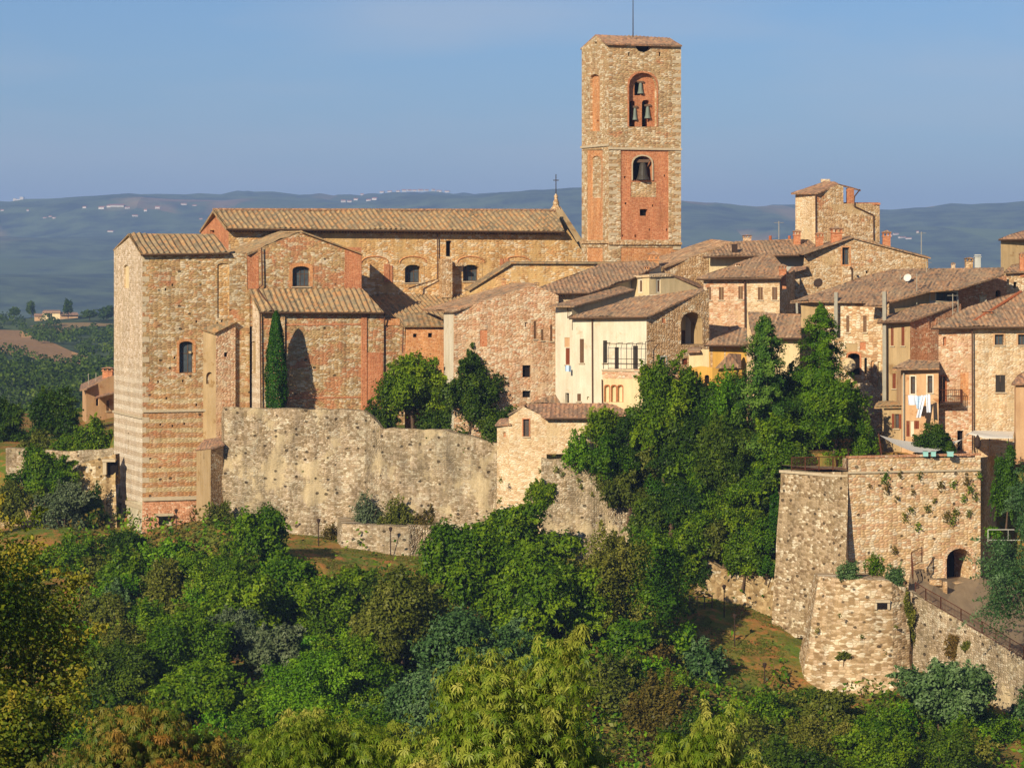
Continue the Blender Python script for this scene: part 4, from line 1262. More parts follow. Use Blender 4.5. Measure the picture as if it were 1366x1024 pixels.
b = Bld('tower_house', 'small square stone tower house with an open roof loggia and flat terrace', 'house', 1089, 318, 300)
b.wall((1061, 303), (1089, 300), 258, [], 'town_pale', zb=36)
b.wall((1089, 300), (1173.5, 302.5), [(1089, 257), (1118, 246.5), (1125, 249), (1125.2, 271.5), (1173.5, 271.5)], [], 'town', zb=36)
b.back([P(1173.5, 271.5, 302.5), P(1168, 271.5, 309)], 'town', 36)
b.back([P(1061, 258, 303), P(1066, 258, 310), P(1125, 250, 313)], 'town', 36)
slab(b, [(1124.5, 270.6, 301.8), (1174.5, 270.6, 302.3), (1170, 270, 310), (1120, 270, 309)], 'brick', .2, 'terrace_coping')
m = MB(); u = Frame((1089, 300), (1173.5, 302.5)); a_ = u.uz(1133, 251); c_ = u.uz(1140, 272)
m.box(u.p3(a_[0], c_[1], -.7), u.U * (c_[0] - a_[0]), u.N * .6, Vector((0, 0, a_[1] - c_[1]))); m.build('pillar', M['brick'], b.o)
b.roof((1055, 258, 302.6), (1090, 257.5, 299.4), [(1119, 245.5), (1114, 242.5), (1100, 242)], 17, 'tile_red', .4)
slab(b, [(1118, 245, 300.9), (1148.5, 253.5, 302.6), (1136, 249.5, 308), (1102, 241.5, 306)], 'tile_red')
m = MB(); m.cbox(P(1101, 243, 305), .9, .6, .3); m.build('chimney', M['town_pink'], b.o)
b.pipe([(1088, 259, 299.8), (1088.5, 318, 299.8)], .06)
b.pipe([(1147, 253, 302.3), (1140, 262, 301.3), (1139.5, 275, 301.3), (1165, 287, 302.1), (1165.5, 320, 302.1)], .07)
b.finish()

# long roof house
b = Bld('long_house', 'rubble stone house with narrow shutters under the longest brown roof', 'house', 1140, 600, 275)
_, r13 = b.roof((1079, 401.5, 276), (1186, 403, 273.6), [(1240, 388), (1279, 385), (1339, 366.5), (1339, 357), (1191, 359), (1150, 369), (1096, 389)], 16, 'tile', .42)
b.roof((1054, 403, 278), (1080, 401.5, 276), [(1100, 388), (1092, 389.5)], 16, 'tile', .4, name='roof')
b.roof((1152, 408, 272.6), (1180, 408.5, 272.3), [(1186, 402), (1163, 400.5)], 18, 'tile', .4)
b.wall((1068, 277.6), (1101, 276.2), 402, [('n', 1093, 403, 1100, 412, {'fmat': 'brick_orange', 'depth': .1})], 'beige')
b.wall((1101, 276.2), (1181, 274.4), 403.5, [
    ('s', 1108.5, 424, 1112, 440, {}), ('s', 1129, 421, 1133, 443, {}), ('s', 1151.5, 421, 1156, 443, {}),
    ('d', 1131, 471, 1147, 500, {'arch': 4, 'depth': 1.0, 'trim': 'brick', 'tw': .15}), ('n', 1162, 481, 1166, 499, {'fmat': 'peach', 'arch': 1}), ('n', 1171, 482, 1174.5, 499, {'fmat': 'cream'}),
    ('n', 1171, 503, 1175, 519, {'fmat': 'cream'}), ('d', 1153, 477, 1156.5, 499, {'depth': .3}),
    ('n', 1128, 458, 1144, 471, {'fmat': 'beige', 'depth': .05}), ('n', 1147, 456, 1155, 467, {'fmat': 'brick', 'depth': .05})], 'town_rough')
b.pipe([(1115.5, 390, 275.3), (1115.5, 446, 275.3)], .2, 'pipe_grey', 'flue')
b.pipe([(1063, 404, 277), (1063.5, 418, 277)], .12, 'pipe_grey', 'flue')
b.wall((1186, 274.2), (1240, 277.5), [(1186, 404), (1240, 389)], [], 'beige', zb=30)
b.wall((1239, 277.5), (1278.5, 278.2), 388, [('g', 1249, 390, 1276, 401, {'bars': 4, 'depth': .15}), ('n', 1241, 390, 1248, 401, {'fmat': 'peach', 'depth': .03})], 'greywhite', 'dormer_wall', zb=34)
slab(b, [(1237, 387, 277.1), (1279, 386, 277.8), (1281, 383, 281), (1240, 383.5, 281)], 'tile')
b.aerial(1223, 365, 406, 276)
b.aerial(1236, 348, 384, 282)
b.aerial(1201, 366, 388, 280, False)
b.chimney(b.o, 1170, 372, 382, 9, 281, 'town_pink')
b.chimney(b.o, 1251, 359, 370, 13, 286, 'brick')
b.chimney(b.o, 1271.5, 350, 360, 6, 290, 'town_pink')
b.chimney(b.o, 1292.5, 343, 358, 12, 290, 'town_brown')
m = MB(); cc = P(1304, 357, 289); m.cbox(cc, .55, .5, 1.0); m.cbox(cc + Vector((0, 0, 1.0)), .7, .6, .07); m.cbox(cc + Vector((0, 0, 1.15)), .6, .5, .12); m.build('chimney', M['greywhite'], b.o)
m = MB(); cc = P(1211, 378, 279)
m.lathe(Vector((0, 0, 0)), [(0, 0), (.2, .03), (.36, .1), (.38, .12)], 12); m.v = [rot @ v + cc + Vector((0, 0, .5)) for v in m.v]; m.tube([cc, cc + Vector((0, 0, .5))], .03, 5); m.build('satellite_dish', M['canvas'], b.o)
b.finish()
# rounded bay with terracotta mouth
m = MB(); c = P(1131, 486, 274.2); m.v = []
m.lathe(Vector((0, 0, 0)), [(0, 0), (.55, .05), (.62, .3), (.62, 1.5)], 14); m.v = [Vector((v.x, v.z - 1.4, v.y)) + c for v in m.v]
o = m.build('bread_oven', M['cream'], None, loc=c); set_tags(o, 'rounded cream oven bulge sticking out of the stone house wall beside the tree tops', 'oven')

b = Bld('plastered_house', 'narrow rendered house with reddish shutters beside a tall grey flue pipe', 'house', 1200, 540, 271)
_, r14 = b.roof((1170, 429.5, 270.8), (1215, 428, 270), [(1280, 405, 274.6), (1276, 402), (1227, 406), (1178, 423)], 16, 'tile', .4, gutter=True)
b.wall((1177, 271.6), (1214, 270.6), 430, [('s', 1188.5, 436, 1192, 461, {'smat': 'shutter_red'}), ('s', 1202.5, 436, 1206.5, 461, {'smat': 'shutter_red'}), ('s', 1190.5, 498, 1195, 518, {'smat': 'shutter_red'})], 'beige')
b.wall((1214, 270.6), (1282, 274.8), [(1214, 429), (1280, 406), (1282, 405)], [('n', 1240, 424, 1248, 438, {'arch': 3, 'depth': .1})], 'brick_wall')
b.pipe([(1180, 389, 271), (1180.3, 535, 271)], .2, 'pipe_grey', 'flue')
b.aerial(1271, 392, 420, 273.5)
b.aerial(1278, 400, 430, 273.5, False)
b.finish()

b = Bld('brick_house', 'tall reddish brick house side wall rising behind the terrace house roofs on the right', 'house', 1310, 430, 284)
b.wall((1277, 281.6), (1343, 284), [(1277, 386), (1340, 367.5), (1343, 368)], [('d', 1328, 387, 1335, 396, {'arch': 3, 'depth': .5})], 'brick_wall', zb=28)
b.wall((1342, 284.5), (1372, 285), 363, [('d', 1352, 376, 1357, 384, {'depth': .3})], 'town_rough', zb=28)
b.roof((1339, 363.5, 284), (1375, 362, 284.6), [(1375, 349), (1350, 353)], 16, 'tile', .4)
b.chimney(b.o, 1364, 336, 358, 9, 285, 'brick')
b.chimney(b.o, 1311, 392, 400, 11, 280, 'town_pale')
b.finish()

b = Bld('beige_house', 'plain beige house with a red roof at the right edge of the skyline', 'house', 1350, 356, 300)
b.wall((1335, 301), (1385, 302), 319, [], 'beige', zb=32)
b.roof((1332, 319, 300.5), (1385, 318, 301), [(1385, 300), (1366, 307.5), (1350, 312)], 17, 'tile_red', .4, gutter=True)
b.finish()

# big right house
b = Bld('large_house', 'large pale stone house with a broad roof and iron balcony at the right', 'house', 1300, 600, 262.5)
_, r15 = b.roof((1242, 437, 262), (1380, 435, 262.6), [(1380, 383), (1362, 389), (1337, 395), (1287, 412)], 21, 'tile', .42, gutter=True)
b.wall((1252, 262.8), (1297, 262.9), 438, [('n', 1258, 449, 1262.5, 461, {'fmat': 'brick', 'arch': 2}), ('s', 1254, 502, 1261, 535, {'smat': 'shutter', 'sill': False, 'trim': 'brick_trim', 'tw': .12}),
    ('d', 1277, 574, 1285, 601, {'depth': .5}), ('n', 1281, 496, 1292, 534, {'depth': .03, 'fmat': 'brick_orange'})], 'town_pink')
b.wall((1297, 262.9), (1380, 263.4), 438, [('g', 1327, 446, 1339, 460, {'trim': 'peach', 'tw': .14, 'full': True}), ('g', 1358, 446, 1370, 460, {'trim': 'peach', 'tw': .14, 'full': True}), ('s', 1328, 500, 1341, 523, {'smat': 'shutter_dark'})], 'town_pale')
b.back([P(1252, 438, 262.8), P(1252, 430, 272)], 'town_pink')
b.pipe([(1297, 438, 262.5), (1297.5, 600, 262.5)], .07)
m = MB(); m.tube([r15[3].lerp(r15[3], 0), P(1300, 428, 263.6)], .14, 6); m.build('hip_tiles', M['terracotta'], b.o)
b.chimney(b.o, 1317, 414, 424, 14, 265.5, 'brick')
# balcony
fb = Frame((1252, 262.8), (1297, 262.9))
a_, c_ = fb.uz(1243, 539), fb.uz(1281, 541)
m = MB(); m.box(fb.p3(a_[0], a_[1], 0), fb.U * (c_[0] - a_[0]), fb.N * 1.1, Vector((0, 0, .15))); m.build('balcony_slab', M['iron'], b.o)
m = MB(); zz = a_[1] + .15
for k in range(15):
    u = lerp(a_[0], c_[0], k / 14); m.tube([fb.p3(u, zz, 1.05), fb.p3(u, zz + 1.15, 1.05)], .018, 4)
for k in range(6):
    for u in (a_[0], c_[0]): m.tube([fb.p3(u, zz, k * .2), fb.p3(u, zz + 1.15, k * .2)], .018, 4)
for h in (.1, 1.15):
    m.tube([fb.p3(a_[0], zz + h, 0), fb.p3(a_[0], zz + h, 1.05), fb.p3(c_[0], zz + h, 1.05), fb.p3(c_[0], zz + h, 0)], .03, 4)
m.build('balcony_railing', M['ironred'], b.o)
b.finish()

b = Bld('peach_house', 'peach rendered corner house with a tiny sloping porch roof at the far right edge', 'house', 1360, 605, 258)
b.wall((1353, 262), (1355, 258.2), 511, [], 'peach')
b.wall((1355, 258.2), (1390, 258.4), [(1355, 511), (1390, 511)], [], 'peach')
b.roof((1349, 512, 257.8), (1390, 511, 257.9), [(1390, 490), (1366, 496), (1358, 500)], 18, 'tile_red', .4)
b.finish()

b = Bld('terrace_house', 'low rendered house behind the hanging laundry with a small overhanging tiled roof', 'house', 1225, 595, 261.5)
b.roof((1190, 492, 262.4), (1253, 491, 260.6), [(1253, 481), (1213, 480)], 15, 'tile', .4)
b.wall((1203, 263), (1252, 261.4), 493, [('g', 1215, 502, 1221, 525, {'trim': 'white', 'tw': .12, 'full': True, 'sill': False}), ('g', 1237.5, 501, 1244, 524, {'trim': 'white', 'tw': .12, 'full': True, 'sill': False}),
    ('s', 1209, 561, 1213.5, 582, {'smat': 'shutter_red', 'sill': False}), ('n', 1214.5, 561, 1219, 582, {'fmat': 'white', 'depth': .05}), ('s', 1219.5, 561, 1226, 572, {'smat': 'shutter_red', 'sill': False})], 'peach')
b.wall((1196, 268), (1203, 263), 493, [], 'peach')
b.pipe([(1212, 495, 262.6), (1205.5, 497, 262.7), (1205.5, 586, 262.7)], .08, 'pipe_grey')
b.finish()

b = Bld('outbuilding', 'grey plastered shed with open brown shutters under a ragged little roof beside the terrace', 'shed', 1192, 595, 264)
b.wall((1179, 264.6), (1204, 263.4), 543, [('o', 1193.5, 552, 1199.5, 571, {'smat': 'shutter_red'})], 'beige')
b.roof((1166, 543, 264.8), (1204, 542.5, 263), [(1204, 535.5), (1172, 535)], 12, 'tile_church', .4)
b.finish()

# yellow house and neighbours
b = Bld('yellow_house', 'bright yellow house half hidden by trees below the five shuttered windows', 'house', 970, 490, 267)
b.roof((939, 459.5, 266.6), (998, 460, 266), [(996, 438), (990, 437.5), (955, 450)], 17, 'tile', .4, gutter=True)
b.wall((946, 267.4), (996, 267), 462, [('n', 947.5, 463, 950.5, 490, {'fmat': 'town_brown', 'depth': .02}), ('n', 966, 462.6, 968, 490, {'fmat': 'town_brown', 'depth': .02})], 'ochre')
slab(b, [(954, 491, 264.8), (972, 471, 265), (988, 472, 266.5), (988, 491, 265.5)], 'tile_red')
b.wall((950, 265.2), (990, 265.6), 490, [], 'ochre')
b.wall((905, 268.6), (950, 267), [(905, 494), (935, 488), (950, 490)], [('d', 940, 500, 946, 512, {'depth': .4, 'arch': 2})], 'ochre')
b.finish()

b = Bld('cream_lean_to', 'small cream lean-to with a tiny red roof tucked below the arched loggia', 'shed', 930, 488, 271)
b.wall((919, 271.4), (949, 270.6), 466, [], 'cream')
slab(b, [(916, 468.5, 270.8), (934, 468, 270.4), (936, 463, 272), (919, 463, 272.4)], 'tile_red')
slab(b, [(863, 506, 270.6), (902, 506, 269.4), (940, 490, 271), (935, 485.5, 273), (884, 498, 273)], 'tile_red')
b.wall((865, 271.2), (905, 270), 506, [], 'cream')
b.finish()

b = Bld('cream_house', 'cream house with a dark mottled roof peeping out between the two conifers', 'house', 1040, 490, 270)
b.roof((1004, 449.5, 270.2), (1069, 450, 269.2), [(1068, 419), (998, 417), (999, 430)], 20, 'tile', .4, gutter=True)
b.wall((1006, 270.9), (1067, 270), 451, [], 'cream')
b.chimney(b.o, 1014.5, 424, 436, 6, 273, 'town_pink')
b.finish()

# ================================================================== ramparts
b = Bld('gate_house', 'small pale stone gable house with a barred window built on top of the town wall', 'house', 700, 612, 272)
b.wall((663, 273.4), (679, 272.2), 566, [('n', 671, 576, 674.5, 583, {'fmat': 'brick'})], 'town_pale', zb=7)
b.wall((679, 272.2), (729, 271.4), [(679, 552), (698, 542), (729, 557)], [('g', 698, 559, 706, 582, {'trim': 'brick', 'tw': .1, 'bars': 3, 'full': True})], 'town_pale', zb=7)
b.wall((729, 271.4), (850, 271), 557, [('s', 790, 566, 798, 580, {})], 'town_pale')
slab(b, [(660, 566.5, 273), (681, 565.5, 271.9), (681, 557, 273.5), (667, 558, 275)], 'tile_red')
b.roof((727, 557, 270.9), (852, 557, 270.5), [(846, 552), (815, 538), (735, 537.5), (697, 540.5)], 18, 'tile_red', .4, gutter=True)
slab(b, [(677, 552.5, 272), (699, 540.5, 271.9), (703, 538, 276), (684, 549, 276)], 'tile')
b.roof((706, 538, 276), (748, 538, 276), [(741, 526)], 20, 'tile', .4)
b.finish()

def rub_thing(name, label, cat, cols, mat, group=None, **k):
    loc = P(cols[0][3], cols[0][4], cols[0][5])
    o = rubble(None, name, cols, mat, loc=loc, **k)
    set_tags(o, label, cat, group)
    return o
rub_thing('town_wall', 'longest pale rubble retaining wall below the cypress and the church chapel', 'wall', [
    (297, 543, 293.4, 296, 722, 292.4), (298, 543, 287, 297, 722, 285), (340, 545, 286, 340, 722, 283.5), (440, 546, 284.6, 440, 738, 281.5), (486, 547, 283.8, 486, 745, 280), (511, 571, 283.2, 511, 752, 279), (594, 573, 281.2, 594, 772, 277), (655, 590, 279.2, 655, 795, 275), (674, 592, 278.4, 674, 800, 276)], 'rampart', amp=.25)
rub_thing('low_wall', 'low stone buttress wall with dry shrubs on top at the foot of the big retaining wall', 'wall', [
    (450, 690, 281.2, 449, 738, 280), (456, 699, 278.6, 455, 735, 277.6), (545, 702, 276.6, 547, 752, 275), (594, 699, 279, 594, 765, 277.6)], 'rampart', amp=.15, cap=3.0)
rub_thing('town_wall', 'pinkish pale wall section with a fig tree growing out, right of the small gable house', 'wall', [
    (722, 611, 270, 722, 790, 267.4), (790, 612, 269.6, 790, 792, 266.8), (808, 630, 269.4, 812, 792, 266.6), (830, 664, 269.2, 832, 792, 266.5), (856, 680, 269, 858, 792, 266.5)], 'rampart', amp=.25, jag=.3)
rub_thing('rock_outcrop', 'low yellowish rock and wall face above the grassy slope left of the bastion', 'rock', [
    (926, 742, 260.8, 928, 822, 259.2), (960, 758, 259.6, 965, 832, 257.6), (1000, 762, 258.4, 1000, 842, 256), (1040, 752, 257, 1032, 850, 254.6)], 'rock', amp=.6, jag=.5)
rub_thing('garden_wall', 'low pale garden wall at the far left behind the bushes', 'wall', [
    (8, 597, 308, 8, 655, 307), (88, 602, 305, 88, 655, 304), (124, 600, 303.4, 124, 650, 302.4), (156, 596, 301.8, 156, 640, 300.6)], 'rampart', amp=.1, jag=.08)
rub_thing('ruined_wall', 'crumbling stone wall with a rounded top left of the church corner block', 'wall', [
    (-20, 660, 299, -30, 730, 297), (30, 655, 298.5, 20, 735, 296), (84, 640, 297.8, 70, 745, 294.6), (104, 622, 297, 98, 745, 293.8), (128, 612, 296.6, 125, 745, 293.4), (154, 604, 296, 156, 745, 293)], 'rock', amp=.35, jag=.3)
m = MB(); cc = P(144, 633, 295.4); m.box(cc, (.9, 0, 0), (0, 1.0, 0), (0, 0, 1.4)); o = m.build('opening_shade', M['dark'], None, loc=cc); set_tags(o, 'dark square opening in the crumbling wall touching the church corner', 'opening')  # solid box, no hole cut; dark colour paints the opening's shade
m = MB()
m.box(P(137, 633, 294.8), (.35, 0, 0), (0, .9, 0), (0, 0, 1.5)); m.box(P(136, 616, 294.7), (1.3, 0, 0), (0, .9, 0), (0, 0, .25))
b_ = m.build('frame', M['sill'], o)

b = Bld('wall_buttress', 'slim plastered buttress with a sloping tile cap between church and retaining wall', 'buttress', 281, 715, 285)
b.wall((262, 288.5), (281, 284.4), [(262, 601), (281, 598)], [('d', 271, 598.5, 272.5, 612, {'depth': .3})], 'pale_pilaster', zb=9)
b.wall((281, 284.4), (298, 286), [(281, 598), (298, 592)], [], 'town_brown', zb=9)
slab(b, [(260, 600, 288.6), (282, 598, 284), (299, 592, 285.6), (292, 583, 288), (272, 586, 289.5)], 'tile_red', .15)
b.finish()

# --- bastion
b = Bld('bastion', 'big square stone bastion with a brick parapet and a dark arched gateway at its foot', 'bastion', 1132, 800, 250)
rubble(b.o, 'side_wall', [(1042, 631, 257.4, 1028, 850, 253.4), (1086, 630, 254.4, 1078, 850, 250.4), (1132, 629, 251.2, 1127, 850, 247.6)], 'bastion_side', amp=.12, jag=0, cap=.8)
frb = b.wall((1132, 251), (1308, 254.6), [(1132, 611), (1308, 610)], [
    ('d', 1262.5, 731, 1297, 776, {'arch': 16, 'depth': 3.5, 'trim': 'town_pink', 'tw': .28})], 'bastion', 'front_wall', zb=8)
b.wall((1308, 254.6), (1330, 264), [(1308, 610), (1330, 607)], [], 'town_brown', 'side_wall', zb=8)
b.wall((1124, 255), (1132, 251), [(1124, 611), (1132, 611)], [], 'bastion', 'front_wall', zb=8)
m = MB(); m.poly([P(1131, 629, 251.3), P(1126.5, 850, 247.5), P(1133, 850, 251)]); m.build('front_wall', M['bastion'], b.o)
strip(b, frb, 1131.5, 629, 1308, 631.5, 'sill', .12, 'string_course')
# parapet and coping
m = MB(); u0, z0 = frb.uz(1131.5, 611); u1, z1 = frb.uz(1308.5, 604.5)
m.box(frb.p3(u0, z0, -.55), frb.U * (u1 - u0), frb.N * .62, Vector((0, 0, z1 - z0))); m.build('parapet', M['brick_wall'], b.o)
fsl = Frame((1042, 257.4), (1132, 251.2)); u0, z0 = fsl.uz(1041, 630); u1, z1 = fsl.uz(1132, 627)
m = MB(); m.box(fsl.p3(-.1, z0, -.9), fsl.U * (fsl.L + .1), fsl.N * 1.05, Vector((0, 0, .22))); m.build('coping', M['sill'], b.o)
zt = gz(0, 0) * 0 + P(1200, 611, 252).z
m = MB(); pt = [P(1132, 611, 251), P(1308, 611, 254.6), P(1330, 611, 268), P(1132, 611, 268), P(1042, 611, 264), P(1042, 611, 258)]
m.poly([Vector((p.x, p.y, zt - 1.0)) for p in pt]); m.build('terrace_floor', M['path'], b.o)
b.finish()

b = Bld('round_bastion', 'low rounded bastion of coarse layered stone with shrubs on its top beside the ramp', 'bastion', 1140, 940, 243)
rubble(b.o, 'wall', [(1086, 764, 250.5, 1056, 955, 246.5), (1092, 767, 247.6, 1064, 960, 243.6), (1116, 770, 246, 1098, 962, 242), (1150, 772, 245, 1145, 955, 241.5), (1190, 776, 244.8, 1192, 955, 241.4), (1210, 784, 245.6, 1216, 950, 242.6), (1216, 790, 247.5, 1222, 945, 246)], 'bastion_low', amp=.16, cap=4.5, jag=.25)
b.finish()
m = MB(); cc = P(1169, 812, 243.2)
m.box(P(1170, 812, 244.0), (.85, 0, 0), (0, 1.0, 0), (0, 0, .5)); dk = m.build('opening_shade', M['dark'], None, loc=cc); set_tags(dk, 'small dark rectangular slot high in the rounded bastion', 'opening')  # solid block set in the wall; the slot's shade is painted dark
m = MB(); m.box(P(1168, 803.5, 243.9), (1.2, 0, 0), (0, 1.2, 0), (0, 0, .2)); m.box(P(1167, 812.5, 243.9), (.18, 0, 0), (0, 1.2, 0), (0, 0, .5)); m.box(P(1184, 812.5, 243.9), (.2, 0, 0), (0, 1.2, 0), (0, 0, .5)); m.build('frame', M['sill'], dk)

RW = [(1211, 787, 246.6, 1218, 950, 243.6), (1235, 802, 245.2, 1240, 955, 242.4), (1255, 813, 243.8, 1262, 960, 241), (1282, 829, 242, 1288, 968, 239.2), (1310, 846, 239.8, 1315, 975, 237.2), (1366, 880, 235.8, 1370, 1000, 233.2), (1450, 930, 230.5, 1450, 1040, 229)]
rub_thing('ramp_wall', 'sloping retaining wall below the ramp railing at the lower right', 'wall', RW, 'rampart', amp=.2, cap=.55, jag=.04)
up = [P(1213, 770, 250.7), P(1250, 771, 251.9), P(1280, 768.5, 256.5), P(1308, 770, 254.4), P(1340, 778, 254.4), P(1390, 800, 253), P(1480, 840, 250)]
lo_ = [P(c[0], c[1] + 5, c[2] + .5) for c in RW]
m = MB()
NS = 10
for i in range(len(lo_) - 1):
    for j in range(NS):
        g_ = lambda a, t: lo_[a].lerp(up[a], t) + Vector((0, 0, .06 * noise.noise(lo_[a].lerp(up[a], t))))
        m.poly([g_(i, j / NS), g_(i + 1, j / NS), g_(i + 1, (j + 1) / NS), g_(i, (j + 1) / NS)])
o = m.build('path', M['path'], smooth=True); set_tags(o, kind='structure')

def railing(name, label, pts, h, mat, step=.9, bars=True):
    """pts = 3D foot points"""
    o = thing(name, label, 'railing', pts[0])
    posts = MB(); rails = MB(); bb = MB()
    for a, c in zip(pts, pts[1:]):
        L = (c - a).length; n = max(1, round(L / (step * 2)))
        for k in range(n + 1):
            p = a.lerp(c, k / n); posts.tube([p, p + Vector((0, 0, h))], .04, 5)
        for hh in (h, .12):
            rails.tube([a + Vector((0, 0, hh)), c + Vector((0, 0, hh))], .035, 5)
        if bars:
            n = int(L / .16)
            for k in range(n):
                p = a.lerp(c, (k + .5) / n); bb.tube([p + Vector((0, 0, .12)), p + Vector((0, 0, h))], .014, 3)
    posts.build('posts', M[mat], o); rails.build('rails', M[mat], o); bb.build('bars', M[mat], o)
    return o
railing('railing', 'brown iron railing descending along the ramp at the lower right', [P(c[0] + (10 if i == 0 else 0), c[1] + (6 if i == 0 else 0), c[2] + .25) for i, c in enumerate(RW)], 1.05, 'ironred')
railing('railing', 'dark iron railing on the coping of the bastion beneath the conifers', [P(1056, 628, 256.2), P(1130, 627, 251.3), P(1132, 620, 253.5)], 1.15, 'ironred')
railing('railing', 'short brown handrail at the steps beside the arched gateway', [P(1218, 777, 248.8), P(1216, 757, 250), P(1230, 750, 251)], 1.3, 'ironred')
railing('railing', 'thin pale railing partly hidden by leaves right of the bastion corner', [P(1318, 722, 253), P(1345, 722, 252.5), P(1400, 722, 252)], 1.0, 'greywhite', bars=False)
st = thing('stairs', 'worn stone steps climbing left of the dark arched gateway', 'stairs', P(1240, 785, 249))
m = MB()
for k in range(8):
    p = P(1256 - k * 4.6, 786 - k * 3.4, 250.6 + k * .02); m.box(p - Vector((0, 0, .5)), (.5 + 0.0, 0, 0), (0, 1.3, 0), (0, 0, .5 + .1)); m.box(p + Vector((-2.6 + k * .32, 0, -.5)), (2.7 - k * .32, 0, 0), (0, 1.3, 0), (0, 0, .55))
m.build('steps', M['path'], st)
m = MB(); m.box(P(1258, 795, 250.2), (.35, 0, 0), (0, .5, 0), (0, 0, 1.2)); m.box(P(1240, 781, 250.3), (1.0, 0, 0), (0, .25, 0), (0, 0, .5)); m.build('kerb', M['town_brown'], st)

# left village house
b = Bld('village_house', 'reddish roofed house peeking out behind the church corner at the far left', 'house', 135, 555, 330)
b.wall((115, 331), (160, 333.5), [(115, 517), (160, 497)], [('d', 128, 531, 132, 541, {'depth': .3}), ('s', 142, 534, 146, 548, {})], 'peach', zb=15)
b.wall((110, 336), (115, 331), 517, [], 'peach', zb=15)
slab(b, [(106, 520, 330.6), (116, 518, 330), (162, 497, 336), (150, 494, 341), (108, 512, 337)], 'tile_red')
slab(b, [(126, 531, 330), (152, 524, 332), (152, 520, 334), (130, 527, 332)], 'tile_red', .12, 'porch_roof')
b.chimney(b.o, 144, 489, 504, 16, 336, 'brick')
b.aerial(118, 498, 515, 334, False); b.aerial(128, 497, 512, 335, False)
b.finish()

# ================================================================== terrace things
m = MB()
A1, A2, A3 = P(1173, 580, 259), P(1221, 603, 252.6), P(1283, 586, 260)
N_ = 10; g3 = []
for i in range(N_ + 1):
    row = []
    for j in range(N_ + 1 - i):
        a_, c_ = i / N_, j / N_
        p = A1 * (1 - a_ - c_) + A2 * a_ + A3 * c_
        p = p - Vector((0, 0, 2.6 * a_ * c_ * .6 + 2.0 * (1 - a_ - c_) * c_ * .9 + 1.2 * (1 - a_ - c_) * a_ * .5)); row.append(p)
    g3.append(row)
for i in range(N_):
    for j in range(N_ - i):
        m.poly([g3[i][j], g3[i][j + 1], g3[i + 1][j]])
        if j < N_ - i - 1: m.poly([g3[i][j + 1], g3[i + 1][j + 1], g3[i + 1][j]])
th = thing('shade_sail', 'white triangular shade sail stretched over the bastion terrace', 'shade sail', P(1173, 604, 259))
m.build('sail', M['canvas'], th, True)
m = MB(); m.tube([P(1172, 578, 259), P(1176, 606, 259)], .07, 6); m.build('post', M['ironred'], th)
m = MB(); m.tube([A3, P(1291, 581, 261)], .02, 4); m.tube([A3, P(1278, 596, 261)], .02, 4); m.build('rope', M['canvas'], th)
th = thing('canopy', 'white fabric canopy on thin posts before the large house at the right', 'canopy', P(1310, 604, 259))
m = MB()
cp = [(1288, 580, 261), (1292, 577, 259), (1314, 583, 257.6), (1332, 583, 257.6), (1351, 583, 257.8), (1353, 575, 261), (1322, 575, 261.6), (1300, 574, 261.4)]
m.poly([P(*q) for q in cp]); lowc = [P(q[0], q[1] + 1.6, q[2]) for q in cp]
for i in range(len(cp)): m.poly([P(*cp[i]), P(*cp[(i + 1) % len(cp)]), lowc[(i + 1) % len(cp)], lowc[i]])
m.build('cloth', M['canvas'], th)
for px in (1297, 1320, 1345):
    m = MB(); m.tube([P(px, 582, 258), P(px, 604, 258)], .04, 5); m.build('post', M['iron'], th)
th = thing('parasol', 'closed dark grey parasol hanging beside the white canopy', 'parasol', P(1304, 603, 258))
m = MB(); m.lathe(P(1304, 598, 258), [(.05, 0), (.28, .15), (.32, .5), (.2, .9), (.06, 1.15), (0, 1.2)], 9); m.build('cover', M['iron'], th)
m = MB(); m.tube([P(1304, 606, 258), P(1304, 580, 258)], .03, 5); m.build('pole', M['iron'], th)
for i, (px, w, mat, lab) in enumerate([(1234.5, 6.5, 'teal', 'pale teal planter box on the brick parapet, leftmost'), (1245, 6, 'teal', 'pale teal planter box on the brick parapet, second from left'), (1267.5, 8, 'teal', 'pale teal planter box on the brick parapet, rightmost and widest')]):
    th = thing('planter', lab, 'planter', P(px, 609, 252.8), 'planters on the bastion parapet')
    m = MB(); c = P(px, 608.5, 252.9); s_ = w / F * 252.8; m.cbox(c, s_, .38, .36); m.cbox(c + Vector((0, 0, .36)), s_ * 1.12, .44, .06); m.build('box', M[mat], th)
    m = MB(); m.cbox(c + Vector((0, 0, .4)), s_ * .85, .3, .05); m.build('soil', M['bark'], th)
